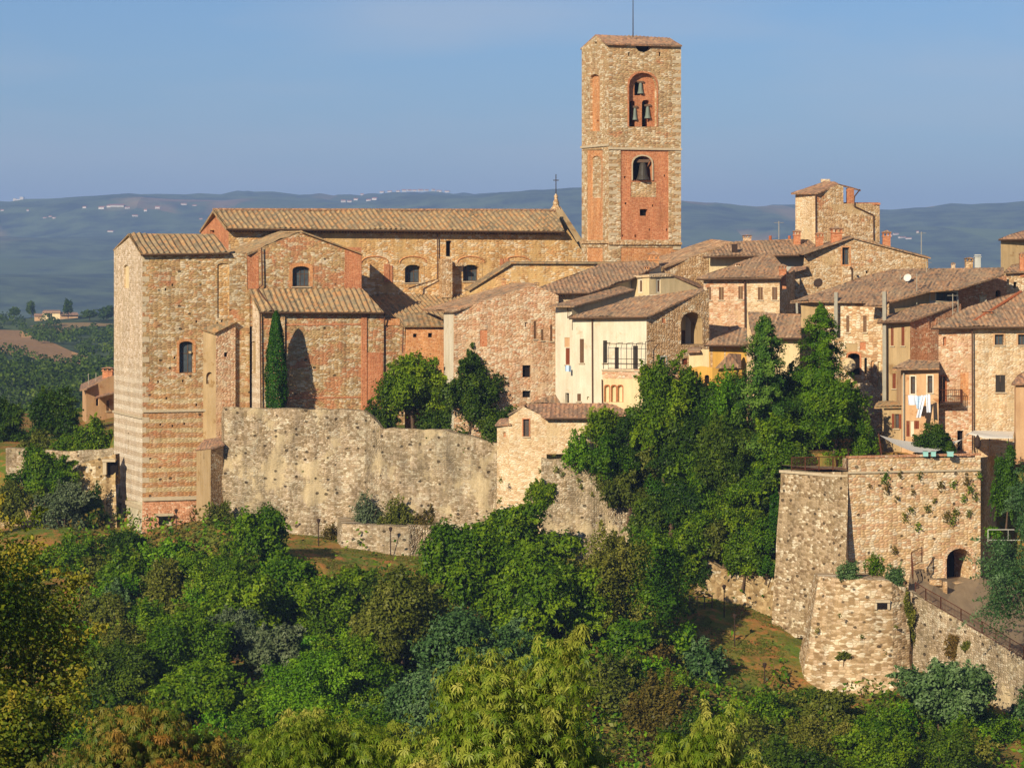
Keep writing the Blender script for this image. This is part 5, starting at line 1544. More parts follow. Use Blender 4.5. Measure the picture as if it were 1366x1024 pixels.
# laundry
th = thing('washing_line', 'thin washing line hung across the low rendered house front', 'washing line', P(1243, 523, 259.8))
m = MB(); m.tube([P(1207, 527, 261), P(1222, 529, 260.6), P(1245, 525, 260.2), P(1262, 531, 261.5)], .015, 4); m.build('line', M['iron'], th)
for i, (x0, x1, y0, y1, x0b, x1b, mat, lab) in enumerate([
    (1211, 1223, 527, 540, 1212, 1226, 'cloth', 'crumpled white cloth at the left end of the washing line'), (1220, 1229, 528, 545, 1223, 1228, 'cloth_blue', 'pale blue cloth hanging in the middle of the washing line'),
    (1229, 1235, 527, 557, 1222, 1228, 'cloth', 'longest white cloth hanging slantwise on the washing line'), (1235, 1241, 526, 550, 1236, 1242, 'cloth', 'white towel at the right end of the washing line')]):
    m = MB(); n = 8
    for k in range(n):
        for j in range(5):
            f_ = lambda a, c: P(lerp(lerp(x0, x0b, c), lerp(x1, x1b, c), a), lerp(y0, y1, c), 260.1 + .12 * math.sin(a * 9 + i) * (0.3 + c))
            m.poly([f_(k / n, (j + 1) / 5), f_((k + 1) / n, (j + 1) / 5), f_((k + 1) / n, j / 5), f_(k / n, j / 5)])
    c = P((x0 + x1) / 2, y0, 260.1); o = m.build('laundry', M[mat], None, True, loc=c); set_tags(o, lab, 'laundry', 'laundry on the washing line')
m = MB(); f_ = lambda a, c: P(lerp(754, 762, a), lerp(487, 495, c) + a * 1, 278.9 + .1 * math.sin(a * 8))
for k in range(5):
    for j in range(3): m.poly([f_(k / 5, (j + 1) / 3), f_((k + 1) / 5, (j + 1) / 3), f_((k + 1) / 5, j / 3), f_(k / 5, j / 3)])
o = m.build('laundry', M['cloth_blue'], None, True, loc=P(758, 487, 278.9)); set_tags(o, 'small white and blue cloth below the red shuttered window of the pale house', 'laundry')

# street lamps
def lamp(px, y0, y1, Y, label):
    a_ = hit(px, y1) if Y is None else P(px, y1, Y)
    o = thing('street_lamp', label, 'street lamp', a_, 'black lamp posts below the ramparts')
    H = EYE - (y0 - HY) / F * a_.y - a_.z
    m = MB(); m.tube([a_ - Vector((0, 0, .4)), a_ + Vector((0, 0, H - .35))], .055, 6, .04); m.build('pole', M['iron'], o)
    m = MB(); c = a_ + Vector((0, 0, H - .4)); m.lathe(c, [(.04, 0), (.1, .05), (.17, .3), (.2, .32), (.12, .42), (0, .45)], 8); m.build('lantern', M['iron'], o)
lamp(235, 679, 712, 285.5, 'lamp post at the foot of the church corner block')
lamp(425, 692, 729, None, 'lamp post before the retaining wall, left of the low buttress wall')
lamp(521, 703, 741, None, 'lamp post standing directly before the low buttress wall')
lamp(980, 819, 864, None, 'lamp post in the middle of the grassy slope left of the bastion')
lamp(1020, 884, 914, None, 'lamp post lowest on the grassy slope, beside the rounded bastion')
lamp(966, 780, 824, None, 'lamp post at the top of the grassy slope against the yellowish rock')
fn = thing('fence', 'short rustic wooden fence at the upper left of the grassy slope', 'fence', hit(935, 812))
m = MB()
pp = [hit(x, 812) for x in (920, 930, 940, 950)]
for p in pp: m.tube([p - Vector((0, 0, .3)), p + Vector((0, 0, 1.1))], .06, 5)
m.build('post', M['bark'], fn); m = MB()
for h in (.5, 1.0): m.tube([p + Vector((0, 0, h)) for p in pp], .045, 5)
m.build('rail', M['bark'], fn)

# ================================================================== far houses
def far_house(px, py, wpx, hpx, Y, label, group, proto=[None]):
    g_ = None
    Ys = np.arange(Y - 1500, Y + 1500, 20.) if Y > 3000 else np.arange(Y - 300, Y + 300, 5.)
    x = (px - HX) / F * Ys; zr = EYE - (py - HY) / F * Ys; gg = ground_z(x, Ys)
    bb = np.nonzero(gg >= zr)[0]; i = bb[0] if len(bb) and bb[0] > 0 else int(np.argmax(gg - zr))
    c = Vector((x[i], Ys[i], gg[i] - 1)); s_ = Ys[i] / F
    if proto[0] is None:
        o = thing('far_house', label, 'house', c, group)
        m = MB(); m.cbox((0, 0, 0), 1, .7, 1); m.poly([(-.5, -.35, 1), (-.5, .35, 1), (-.5, 0, 1.35)]); m.poly([(.5, -.35, 1), (.5, .35, 1), (.5, 0, 1.35)])
        loc = o.location.copy(); o.location = (0, 0, 0)
        w1 = m.build('wall', M['far_wall'], o)
        m = MB(); m.poly([(-.56, -.42, .95), (.56, -.42, .95), (.56, 0, 1.4), (-.56, 0, 1.4)]); m.poly([(-.56, .42, .95), (.56, .42, .95), (.56, 0, 1.4), (-.56, 0, 1.4)])
        w2 = m.build('roof', M['far_roof'], o); o.location = loc
        proto[0] = (o, w1, w2)
    else:
        o = proto[0][0].copy(); COL.objects.link(o)
        for p_ in proto[0][1:]:
            q = p_.copy(); COL.objects.link(q); q.parent = o
        o.location = c; set_tags(o, label, 'house', group)
    o.scale = (wpx * s_, wpx * s_ * .8, hpx * s_); o.rotation_euler = (0, 0, random.uniform(-.5, .5))
rf = random.Random(11)
for px in (458, 466, 475, 483, 492, 500, 510, 520, 531, 539, 546, 553, 561, 569, 578, 586, 597):
    far_house(px, 270 - (4 if 520 < px < 590 else 0) + rf.uniform(-2, 2), rf.uniform(4, 7), rf.uniform(1.6, 2.6), 8700, 'tiny pale house of the hilltop village above the nave roof', 'houses of the hilltop village above the nave')
for px, py, w_ in [(113, 279, 5), (136, 279, 8), (147, 277, 8), (156, 277, 18), (170, 280, 6), (180, 290, 7), (194, 282, 4), (210, 280, 6), (245, 275, 7), (260, 276, 6), (268, 295, 4)]:
    far_house(px, py, w_, rf.uniform(1.8, 2.8), 7900, 'tiny pale house scattered on the wooded hill at the upper left', 'houses scattered on the left hill')
for px, py, w_ in [(37, 284, 2.5), (60, 294, 5), (67, 293, 4), (72, 294, 4), (148, 311, 8), (3, 283, 4)]:
    far_house(px, py, w_, 2, 7000, 'tiny pale farmhouse lower on the far left hillside', 'farmhouses on the far left hillside')
for px, py, w_ in [(1187, 316, 6), (1195, 314, 7), (1203, 319, 9), (1212, 320, 8), (1224, 291 + 20, 3)]:
    far_house(px, py, w_, 2, 6800, 'tiny pale house on the far hill between the small stone tower and the aerial', 'houses on the far right hill')
ct = Bld('far_castle', 'small pale castle block on the horizon at the far left edge', 'castle', 25, 277, 8900)
m = MB(); c = P(25, 277, 8900); k_ = 8900 / F
c = Vector((c.x, c.y, gz((25 - HX) / F * 9000, 9000) + 6)); m.cbox(c - Vector((0, 0, 30)), 14 * k_, 20, 6.5 * k_ + 30); m.cbox(c + Vector((4.5 * k_, 0, 0)), 5 * k_, 22, 9.5 * k_); m.cbox(c + Vector((-5 * k_, 0, 0)), 3 * k_, 22, 7.6 * k_); m.build('wall', M['far_wall'], ct.o)
# farmhouse on the middle hill
b = Bld('farmhouse', 'small beige farmhouse with a red roof on the middle distance ridge at left', 'farmhouse', 72, 424, 1440)
Yf = hit(72, 427, 900).y; print('farm', Yf)
b.wall((57, Yf), (80, Yf - 3), 416, [('d', 62, 418, 63.5, 421, {'depth': .3}), ('d', 68, 418, 69.5, 421, {'depth': .3})], 'cream', zb=-2)
b.wall((80, Yf - 3), (104, Yf), 419, [('d', 90, 421, 92, 423, {'depth': .3})], 'peach', zb=-2)
b.wall((46, Yf), (57, Yf), 420, [], 'peach', zb=-2)
slab(b, [(56, 416.5, Yf - 1), (81, 416.5, Yf - 4), (80, 413.5, Yf + 6), (58, 413.5, Yf + 6)], 'tile_red', .3)
slab(b, [(80, 419.5, Yf - 4), (105, 419.5, Yf - 1), (103, 416.5, Yf + 6), (80, 416, Yf + 6)], 'tile_red', .3)
slab(b, [(45, 420.5, Yf - 1), (57, 420.5, Yf - 1), (57, 418, Yf + 6), (46, 418, Yf + 6)], 'tile_red', .3)
b.finish()
# ================================================================== vegetation
L = {}
_lm = leafmat
def leafmat(n, c, t=.3): return _lm(n, c, t, .95 if n.startswith('chestnut') else .84)
L['green'] = leafmat('green_leaves', ['2c4a06', '55780c', '86a01a'])
L['bright'] = leafmat('bright_green_leaves', ['38620a', '5c8c10', '8cb422'])
L['dark'] = leafmat('dark_green_leaves', ['22380a', '3e5a10', '62781c'])
L['conifer'] = leafmat('conifer_needles', ['20400e', '3e641c', '6c8c2c'], .15)
L['bluegreen'] = leafmat('blue_green_leaves', ['2c481e', '4c6c34', '74905a'], .2)
L['olive'] = leafmat('olive_green_leaves', ['424e10', '687020', '90903a'])
L['silver'] = leafmat('silvery_leaves', ['4c5c34', '66744c', '828c64'], .2)
L['dry'] = leafmat('dry_brown_leaves', ['4c4a18', '6e6024', '8a7030'])
L['autumn'] = leafmat('yellow_green_leaves', ['20380a', '465c10', '7c8420', 'b0a038'])
L['orange'] = leafmat('orange_brown_leaves', ['3c5416', '5e7424', '8a8434', 'a8803a', 'ae6c2c'])
L['chestnut'] = leafmat('chestnut_leaves', ['3c540c', '68801c', '98a038', 'c0b858'], .35)
L['cypress'] = leafmat('cypress_leaves', ['1c3808', '30540c', '4a7012'], .1)
L['ivy'] = leafmat('ivy_leaves', ['203c08', '365e0e', '527c16'], .2)

def quads(C, N, size, aspect, rs, twist=1.0):
    """leaf-clump quads at C facing N"""
    n = len(C)
    t = rs.normal(size=(n, 3))
    t -= N * (t * N).sum(1)[:, None]; t /= np.linalg.norm(t, axis=1)[:, None] + 1e-9
    b = np.cross(N, t)
    s = size * rs.uniform(.6, 1.35, n)[:, None]
    a = aspect
    # kite with a lifted fold so that neighbouring leaves catch the light differently
    v0 = C - t * s * .5; v2 = C + t * s * .5
    k = rs.uniform(-.25, .25, n)[:, None] * s
    v1 = C + b * s * a * .5 + N * k; v3 = C - b * s * a * .5 + N * k
    V = np.stack([v0, v1, v2, v3], 1).reshape(-1, 3)
    Q = np.arange(4 * n).reshape(n, 4)
    return V, Q

def unit(v): return v / (np.linalg.norm(v, axis=1)[:, None] + 1e-9)

def crown(kind, rs, n, gap=1.0):
    """points, normals, variation inside a unit crown (x,y in -1..1, z in -1..1)"""
    if kind in ('broad', 'bush', 'loose'):
        M_ = {'broad': 44, 'bush': 34, 'loose': 42}[kind]
        d = unit(rs.normal(size=(M_, 3)))
        if kind == 'bush': d[:, 2] = np.abs(d[:, 2]) * .9 - .1
        else: d[:, 2] = np.where(d[:, 2] < -.55, -d[:, 2], d[:, 2])
        rad = rs.uniform(.42, .86, M_)[:, None]
        c = d * rad
        r = rs.uniform(.12, .32, M_) * (.85 if kind == 'loose' else 1.05)
        c[0] = 0; r[0] = .42; c[1:6] *= .55; r[1:6] = .34
        w_ = r ** 2; bi = rs.choice(M_, n * 2, p=w_ / w_.sum())
        dd = unit(rs.normal(size=(n * 2, 3)))
        dd[:, 2] = np.where(rs.rand(n * 2) < .35, np.abs(dd[:, 2]), dd[:, 2])
        p = c[bi] + dd * (r[bi] * np.where(rs.rand(n * 2) < .12, rs.uniform(1.1, 1.5, n * 2), rs.uniform(.6, 1.12, n * 2)))[:, None]
        keep = np.ones(n * 2, bool)
        for k in range(M_):
            keep &= ~((np.linalg.norm(p - c[k], axis=1) < r[k] * .5) & (bi != k))
        p, dd, bi = p[keep][:n], dd[keep][:n], bi[keep][:n]
        bv = rs.rand(M_)
        var = .45 * bv[bi] + .55 * rs.rand(len(p))
        nn = unit(dd * 1.0 + rs.normal(size=p.shape) * .55 + np.array([0, 0, .35]))
        # leafy shoots reaching out of the crown
        ns = {'broad': 46, 'bush': 40, 'loose': 60}[kind]; per = max(3, int(len(p) * .2 / ns))
        si = rs.randint(1, M_, ns); sd_ = unit(unit(c[si]) + rs.normal(size=(ns, 3)) * .45 + np.array([0, 0, .45]))
        so = c[si] + sd_ * r[si][:, None] * .7
        ln = rs.uniform(.12, .42, ns)
        tt = rs.rand(ns, per)
        sp_ = (so[:, None] + sd_[:, None] * (ln[:, None] * tt)[..., None] + rs.normal(size=(ns, per, 3)) * (.045 * (1.15 - tt))[..., None] - np.array([0, 0, 1]) * (ln[:, None] * tt * tt * .35)[..., None]).reshape(-1, 3)
        if kind == 'bush': sp_[:, 2] = np.maximum(sp_[:, 2], -.05)
        sn = unit(rs.normal(size=sp_.shape) + np.array([0, -.4, .8]))
        sv = np.clip(.55 * bv[np.repeat(si, per)] + .35 + .2 * rs.rand(len(sp_)), 0, 1)
        return np.concatenate([p, sp_]), np.concatenate([nn, sn]), np.concatenate([var, sv]), c
    if kind == 'conifer':
        K = 250
        t = rs.rand(K) ** .8; az = rs.uniform(0, 2 * math.pi, K)
        rr_ = (1 - t) ** .55 * rs.uniform(.45, 1.25, K) * np.minimum(1, .6 + t * 4) + .05
        bi = rs.choice(K, n, p=rr_ / rr_.sum())
        s = rs.rand(n) ** .55
        h = 2 * t[bi] - 1
        R_ = rr_[bi] * s
        wdt = .14 * (1 - s * .65) * rr_[bi] + .012
        off = rs.normal(size=(n, 3)) * np.stack([wdt, wdt, wdt * .35 + .008], 1)
        p = np.stack([np.cos(az[bi]) * R_, np.sin(az[bi]) * R_, h + s * .10 - .12 * s * s], 1) + off
        nn = unit(np.stack([np.cos(az[bi]), np.sin(az[bi]), np.full(n, .9)], 1) + rs.normal(size=(n, 3)) * .5)
        return p, nn, .4 * rs.rand(K)[bi] + .35 * s + .25 * rs.rand(n), None
    if kind == 'cypress':
        z = rs.rand(n); az = rs.uniform(0, 2 * math.pi, n)
        R_ = (np.sin(np.pi * np.clip(z * .93 + .07, 0, 1) ** .62)) ** .55 * (1 + .12 * np.sin(az * 5 + z * 9) + .08 * np.sin(az * 3 - z * 23))
        R_ *= rs.uniform(.8, 1.06, n)
        p = np.stack([np.cos(az) * R_, np.sin(az) * R_, 2 * z - 1], 1)
        nn = unit(np.stack([np.cos(az), np.sin(az), np.full(n, .5)], 1) + rs.normal(size=(n, 3)) * .5)
        return p, nn, rs.rand(n), None

def rosettes(C, N, Ls, rs, k=7):
    """palmate leaves: k drooping leaflets round each point"""
    n = len(C)
    t = rs.normal(size=(n, 3)); t -= N * (t * N).sum(1)[:, None]; t = unit(t); b = np.cross(N, t)
    Vs, Qs, o = [], [], 0
    base = rs.uniform(0, 6.28, n)
    Lr = Ls * rs.uniform(.7, 1.25, n)
    dn = np.array([0, 0, -1.0])
    for i in range(k):
        a = base + i * 2 * math.pi / k + rs.uniform(-.2, .2, n)
        d = t * np.cos(a)[:, None] + b * np.sin(a)[:, None]
        sd = unit(np.cross(d, N)); l = (Lr * rs.uniform(.75, 1.1, n))[:, None]
        w_ = l * .14
        p0 = C; p1 = C + d * l * .5 + N * l * .08 + dn * l * .05; p2 = C + d * l * .92 + dn * l * .5
        V = np.stack([p0, p1 + sd * w_, p1 - sd * w_, p2], 1).reshape(-1, 3)
        idx = np.arange(n)[:, None] * 4 + o
        Qs.append(np.concatenate([idx + np.array([[0, 1, 3, 2]])], 0)); Vs.append(V); o += 4 * n
    return np.concatenate(Vs), np.concatenate(Qs), k

TREES = []
def tree(name, label, cat, x0, y0, x1, y1, kind, mat, Y=None, leaf=3.4, dens=1.0, group=None, asp=.6, seed=None, trunk='bark', ros=False, nmax=26000, fat=1.0, by=None):
    """crown seen in the photo box x0,y0 - x1,y1; it stands where the ground is under the box"""
    cx = (x0 + x1) / 2
    if Y is None: Y = hit(cx, (by if by else y1) - 2).y + .5
    TREES.append(Y)
    s = Y / F
    c = P(cx, (y0 + y1) / 2, Y); rx = (x1 - x0) / 2 * s; rz = (y1 - y0) / 2 * s; ry = min(rx, 6.0) * fat
    rs = np.random.RandomState(seed if seed is not None else int(cx * 13 + y0 * 7) % 99991)
    if kind == 'bush': c = P(cx, y1, Y); rz = rz * 2 * .96
    area = 4 * math.pi * ((rx * rz + rx * ry + ry * rz) / 3) * (.55 if kind in ('bush', 'conifer') else 1)
    ls = leaf * s
    n = int(min(nmax, 2.3 * dens * area / (ls * ls * asp * .5)))
    p, nn, var, bc = crown(kind, rs, n)
    sc_ = np.array([rx, ry, rz])
    C = p * sc_ + np.array(c)
    bx, byy = c.x, c.y
    gzv = gz(bx, byy)
    root = Vector((bx, byy, min(gzv, c.z - (0 if kind == 'bush' else rz * .9))))
    if name in ('wall_shrub', 'shrub', 'round_bush', 'hedge_bush', 'creeper', 'hedge'):
        root.z = max(root.z, c.z - (.3 if kind == 'bush' else rz * .8))
    o = thing(name, label, cat, root, group)
    if ros:
        V, Q, k = rosettes(C, nn, ls, rs); v4 = np.tile(np.repeat(var, 4), k)
    else:
        V, Q = quads(C, nn, ls, asp, rs); v4 = np.repeat(var, 4)
    np_mesh('crown' if kind != 'bush' else 'foliage', V, Q, L[mat], o, var=v4)
    m = MB(); base = root - Vector((0, 0, .5))
    tr = max(.06, min(.35, rx * .07))
    if kind == 'bush':
        for k in range(4):
            e = Vector((bx + rs.uniform(-.5, .5) * rx, byy + rs.uniform(-.5, .5) * ry, c.z + rz * .55)); m.tube([base, base.lerp(e, .5) + Vector((rs.uniform(-.1, .1), 0, 0)), e], tr * .5, 4, .01)
        m.build('stem', M[trunk], o)
    else:
        top = Vector((c.x, c.y, c.z + (rz * .8 if kind in ('conifer', 'cypress') else 0)))
        mid = base.lerp(top, .5) + Vector((rs.uniform(-.15, .15) * rx * (kind != 'conifer'), 0, 0))
        m.tube([base, mid, top], tr, 7, tr * .25)
        if bc is not None:
            for q in bc[1:14]:
                e = Vector(tuple(q * sc_)) + c
                st_ = base.lerp(top, .55 + .4 * rs.rand()); mm = st_.lerp(e, .55) + Vector((0, 0, -.06 * rz))
                m.tube([st_, mm, e], tr * .38, 4, .015)
        m.build('trunk', M[trunk], o)
    return o

# --- trees and shrubs standing by the church and houses
tree('cypress', 'slender dark cypress standing against the church chapel wall', 'tree', 354.5, 415, 382, 552, 'cypress', 'cypress', Y=yl(367, 348, 288.2, 20), leaf=3.2, dens=1.6, asp=.45)
tree('tree', 'leafy green tree before the orange brick annex above the retaining wall', 'tree', 506, 466, 598, 580, 'broad', 'green', Y=285.5, leaf=3.6, dens=1.2)
tree('tree', 'spiky topped green tree in front of the tall rubble stone house', 'tree', 584, 468, 674, 590, 'loose', 'dark', Y=283, leaf=3.4, dens=1.5)
tree('hedge_bush', 'low dark bush on the retaining wall left of the brick annex tree', 'bush', 478, 526, 540, 570, 'bush', 'dark', Y=285.5, leaf=3.2)
tree('hedge_bush', 'low dark bush between the two leafy trees on the wall', 'bush', 550, 530, 640, 580, 'bush', 'dark', Y=284.5, leaf=3.2)
tree('hedge_bush', 'dark hedge behind the small gable house, right of the spiky tree', 'bush', 640, 528, 715, 592, 'bush', 'dark', Y=280.5, leaf=3.0)
tree('round_bush', 'rounded shrub growing before the small gable house roof', 'bush', 772, 535, 830, 582, 'bush', 'green', Y=269.6, leaf=3.2)
tree('round_bush', 'bright green rounded bush at the top edge of the pinkish wall section', 'bush', 747, 570, 792, 613, 'bush', 'bright', Y=269, leaf=3)
tree('round_bush', 'wide mid green bush right of the bright rounded bush on the wall top', 'bush', 775, 568, 850, 622, 'bush', 'green', Y=268, leaf=3.2)
tree('tree', 'tall loose green tree in front of the yellow house', 'tree', 838, 470, 950, 640, 'loose', 'green', Y=265.5, leaf=3.8, dens=1.3)
tree('tree', 'dark green tree filling the gap below the yellow house', 'tree', 880, 535, 985, 680, 'broad', 'dark', Y=264, leaf=3.6, dens=1.2)
tree('ivy_clump', 'vivid light green creeper mound on the yellow house roof', 'creeper', 936, 480, 996, 560, 'bush', 'bright', Y=264, leaf=2.8)
tree('conifer', 'dark blue green conifer, left of the two tall conifers in the town', 'tree', 962, 424, 1078, 640, 'conifer', 'conifer', Y=262, leaf=4.0, dens=3.0, nmax=34000, asp=.4)
tree('conifer', 'lighter green conifer, right of the two tall conifers in the town', 'tree', 1040, 408, 1148, 600, 'conifer', 'green', Y=264, leaf=4.0, dens=2.8, nmax=34000, asp=.4)
tree('tree', 'round fresh green tree above the bastion railing', 'tree', 1062, 500, 1160, 612, 'broad', 'green', Y=260, leaf=3.6, dens=1.2)
tree('tree', 'tree with bare pale stems between the conifers and the railing', 'tree', 1000, 550, 1075, 660, 'loose', 'green', Y=259.5, leaf=3.4, trunk='bark_pale')
tree('tree', 'green tree with pale twigs leaning over the slope', 'tree', 925, 560, 1012, 690, 'loose', 'dark', Y=260.5, leaf=3.4, trunk='bark_pale')
tree('shrub', 'dark shrub at the foot of the alley right of the bright tree', 'bush', 1135, 545, 1172, 604, 'bush', 'green', Y=260, leaf=3)
tree('round_bush', 'neat dome shaped dark bush on the bastion terrace', 'bush', 1211, 559, 1281, 601, 'bush', 'dark', Y=258.5, leaf=2.6, dens=1.5)
tree('hedge', 'tall square ivy hedge beside the right corner of the bastion', 'hedge', 1322, 600, 1362, 710, 'broad', 'ivy', Y=255.5, leaf=2.8, dens=1.6)
tree('tree', 'feathery grey green tree reaching over the path at the right edge', 'tree', 1288, 690, 1480, 885, 'loose', 'bluegreen', Y=233, leaf=4.2, dens=1.3, asp=.35, trunk='bark_pale')
tree('tree', 'grey green branches overhanging from the right edge above the ramp', 'tree', 1338, 610, 1450, 770, 'loose', 'bluegreen', Y=249, leaf=3.6, dens=.9, asp=.35, trunk='bark_pale')
# hanging growth on the steep slope between walls and bastion
for q in [('dark leafy shrub spilling over the end of the pinkish wall', 795, 612, 880, 700, 'olive', 268.5), ('curtain of dark ivy at the right end of the pinkish wall', 850, 636, 908, 745, 'ivy', 266.8),
          ('dark shrub under the olive tree on the steep slope', 880, 640, 960, 730, 'dark', 262.5), ('green shrub on the slope below the railing', 955, 620, 1045, 690, 'green', 259.8), ('small green shrub in the reddish bank of the slope', 900, 700, 960, 760, 'green', 261.5),
          ('green shrub clinging to the yellowish rock face', 958, 712, 1022, 788, 'green', 258), ('narrow ivy strip along the left edge of the bastion', 1026, 650, 1048, 745, 'ivy', 257.4),
          ('ivy patch between rock face and bastion', 1008, 742, 1036, 776, 'ivy', 256.5), ('dark shrub at the left end of the yellowish rock', 905, 735, 950, 800, 'dark', 260.3), ('leafy shrub high on the slope under the dark tree', 905, 660, 985, 720, 'green', 261.5),
          ('small dark shrub beneath the pale twigged olive tree', 985, 655, 1040, 712, 'dark', 259.4)]:
    tree('shrub', q[0], 'shrub', q[1], q[2], q[3], q[4], 'broad', q[5], Y=q[6], leaf=3.4)
for i, (x0, y0, x1, y1, mt, Y) in enumerate([(870, 700, 960, 790, 'green', 261), (830, 660, 900, 760, 'dark', 266), (930, 690, 1000, 760, 'olive', 260.5), (985, 690, 1045, 750, 'green', 258.6), (880, 590, 960, 680, 'green', 264), (990, 620, 1050, 700, 'dark', 259.8), (850, 560, 920, 650, 'olive', 266),
                                             (905, 620, 975, 700, 'green', 262.6), (955, 660, 1020, 730, 'green', 259.8), (860, 740, 940, 810, 'green', 262), (1000, 590, 1060, 650, 'green', 260.6)]):
    tree('shrub', 'leafy shrub of the dense growth on the steep slope left of the bastion', 'shrub', x0, y0, x1, y1, 'broad', mt, Y=Y, leaf=3.8, group='shrubs of the steep slope left of the bastion')
tree('shrub', 'leafy shrub hiding the lower part of the yellow house', 'shrub', 900, 488, 948, 545, 'bush', 'green', Y=265.8, leaf=3.2)
tree('tree', 'dark round tree wedged behind the two conifers', 'tree', 1020, 490, 1090, 610, 'broad', 'dark', Y=265.5, leaf=3.6, dens=1.2)
tree('tree', 'dark tree filling the gap left of the blue green conifer', 'tree', 925, 500, 1000, 640, 'broad', 'dark', Y=264.6, leaf=3.6, dens=1.2)
tree('tree', 'dark tree between gable house roof and the tall loose tree', 'tree', 815, 545, 880, 650, 'broad', 'dark', Y=268.3, leaf=3.6, dens=1.1)
tree('shrub', 'dark leafy shrub behind the left part of the bastion railing', 'shrub', 1040, 585, 1095, 628, 'bush', 'dark', Y=258.6, leaf=3.2)
tree('shrub', 'green leafy shrub behind the right part of the bastion railing', 'shrub', 1085, 590, 1150, 628, 'bush', 'green', Y=257.6, leaf=3.2)
# shrubs on and in the walls
for q in [('fig bush growing out of the pinkish wall section', 697, 636, 746, 692, 'green', 268.9, 1.2), ('grey twiggy shrub on the left part of the low buttress wall', 460, 650, 520, 704, 'silver', 280, .55), ('grey green shrub in the middle of the low buttress wall top', 505, 648, 560, 704, 'olive', 279, .7),
          ('dry brown shrub at the right end of the low buttress wall', 545, 668, 594, 712, 'dry', 279, .9), ('brown dry bush at the left foot of the low buttress wall', 427, 690, 455, 722, 'dry', 280.6, .7),
          ('green plant on the left of the rounded bastion top', 1112, 740, 1152, 772, 'bluegreen', 246, 1), ('green plant on the right of the rounded bastion top', 1180, 742, 1210, 778, 'bluegreen', 246.4, 1), ('leafy tuft in the centre of the rounded bastion top', 1150, 734, 1185, 764, 'green', 248, .8),
          ('climbing plant strip hanging between rounded bastion and ramp wall', 1199, 790, 1222, 882, 'olive', 244.9, 1), ('dry plant tuft on the ramp wall', 1258, 846, 1286, 885, 'dry', 241.8, .9), ('small green tuft on the ramp wall beside the dry one', 1282, 852, 1300, 874, 'olive', 240.8, 1),
          ('tuft growing on the front of the rounded bastion', 1115, 868, 1136, 884, 'olive', 243.2, 1), ('leafy climber at the right corner foot of the bastion', 1310, 700, 1335, 722, 'bright', 253.6, 1),
          ('twiggy shrub at the foot of the plastered buttress', 268, 670, 318, 735, 'olive', 283.4, .8)]:
    tree('wall_shrub', q[0], 'shrub', q[1], q[2], q[3], q[4], 'bush' if 'bastion top' in q[0] or 'low buttress' in q[0] else 'loose', q[5], Y=q[6], leaf=3.0, dens=q[7], fat=.45)
rt = random.Random(21)
def tuft(px, py, w_, Y, mat, label, group, hang=1.4):
    s = Y / F; rs = np.random.RandomState(int(px * 31 + py)); n = int(8 + w_ * w_ * .8)
    c = P(px, py, Y); p = np.clip(rs.normal(size=(n, 3)), -2, 2) * np.array([w_ * .26 * s, .12, w_ * .26 * hang * s])
    nn = unit(rs.normal(size=(n, 3)) + np.array([0, -1.2, .4]))
    V, Q = quads(p + np.array(c), nn, 2.6 * s, .6, rs)
    o = np_mesh('wall_plant', V, Q, L[mat], None, loc=tuple(c), var=np.repeat(rs.rand(n), 4)); set_tags(o, label, 'plant', group)
def Yb(px): return lerp(251, 254.6, (px - 1132) / 176) - .15
for px, py, w_ in [(1180, 636, 12), (1183, 652, 11), (1200, 632, 7), (1227, 634, 7), (1255, 648, 10), (1271, 645, 9), (1290, 640, 11), (1294, 652, 10), (1306, 634, 8), (1237, 678, 9), (1215, 680, 8), (1207, 690, 10), (1262, 688, 11), (1274, 684, 11), (1270, 696, 9), (1225, 702, 8),
                   (1286, 665, 9), (1302, 663, 8), (1218, 656, 6), (1196, 664, 6), (1160, 648, 5), (1292, 684, 8), (1246, 668, 6), (1193, 733, 8)]:
    tuft(px, py, w_, Yb(px), rt.choice(['olive', 'green', 'olive', 'dry']), 'small plant tuft rooted in the sunny front wall of the square bastion', 'plants in the bastion front wall')
for px, py, w_, Y in [(397, 598, 9, 285), (404, 600, 8, 285), (340, 608, 12, 285.7), (345, 612, 8, 285.6), (622, 603, 9, 280), (626, 612, 10, 279.9), (640, 606, 9, 279.6), (643, 622, 10, 279.4), (647, 632, 8, 279.2), (405, 655, 5, 284), (404, 628, 4, 284), (372, 640, 6, 284.6), (300, 640, 8, 286.2), (306, 612, 8, 286.4),
                      (467, 600, 5, 283.6), (570, 583, 5, 281.8), (654, 640, 5, 279), (497, 640, 12, 282.6), (480, 660, 10, 282.8), (530, 655, 8, 282)]:
    tuft(px, py, w_, Y - .1, rt.choice(['green', 'olive', 'dark']), 'small dark plant clinging to the big retaining wall below the church', 'plants in the big retaining wall', 1.2)
for px, py, w_, Y in [(742, 625, 8, 269.4), (750, 632, 6, 269.3), (775, 650, 6, 269), (790, 660, 6, 269), (800, 640, 10, 269), (720, 628, 6, 270), (772, 640, 5, 269.1), (818, 668, 8, 268.8), (668, 640, 5, 271), (666, 668, 6, 270.8), (664, 700, 6, 270.5)]:
    tuft(px, py, w_, Y - .15, 'olive', 'small plant on the pale wall sections right of the long retaining wall', 'plants in the right wall sections')
for px, py, w_ in [(1095, 880, 6), (1150, 850, 5), (1180, 870, 6), (1120, 820, 5), (1140, 900, 6), (1170, 915, 6), (1090, 840, 6), (1195, 835, 5)]:
    tuft(px, py, w_, 243.2 if px > 1110 else 245, 'olive', 'tiny plant in the coarse layers of the rounded bastion', 'plants in the rounded bastion')

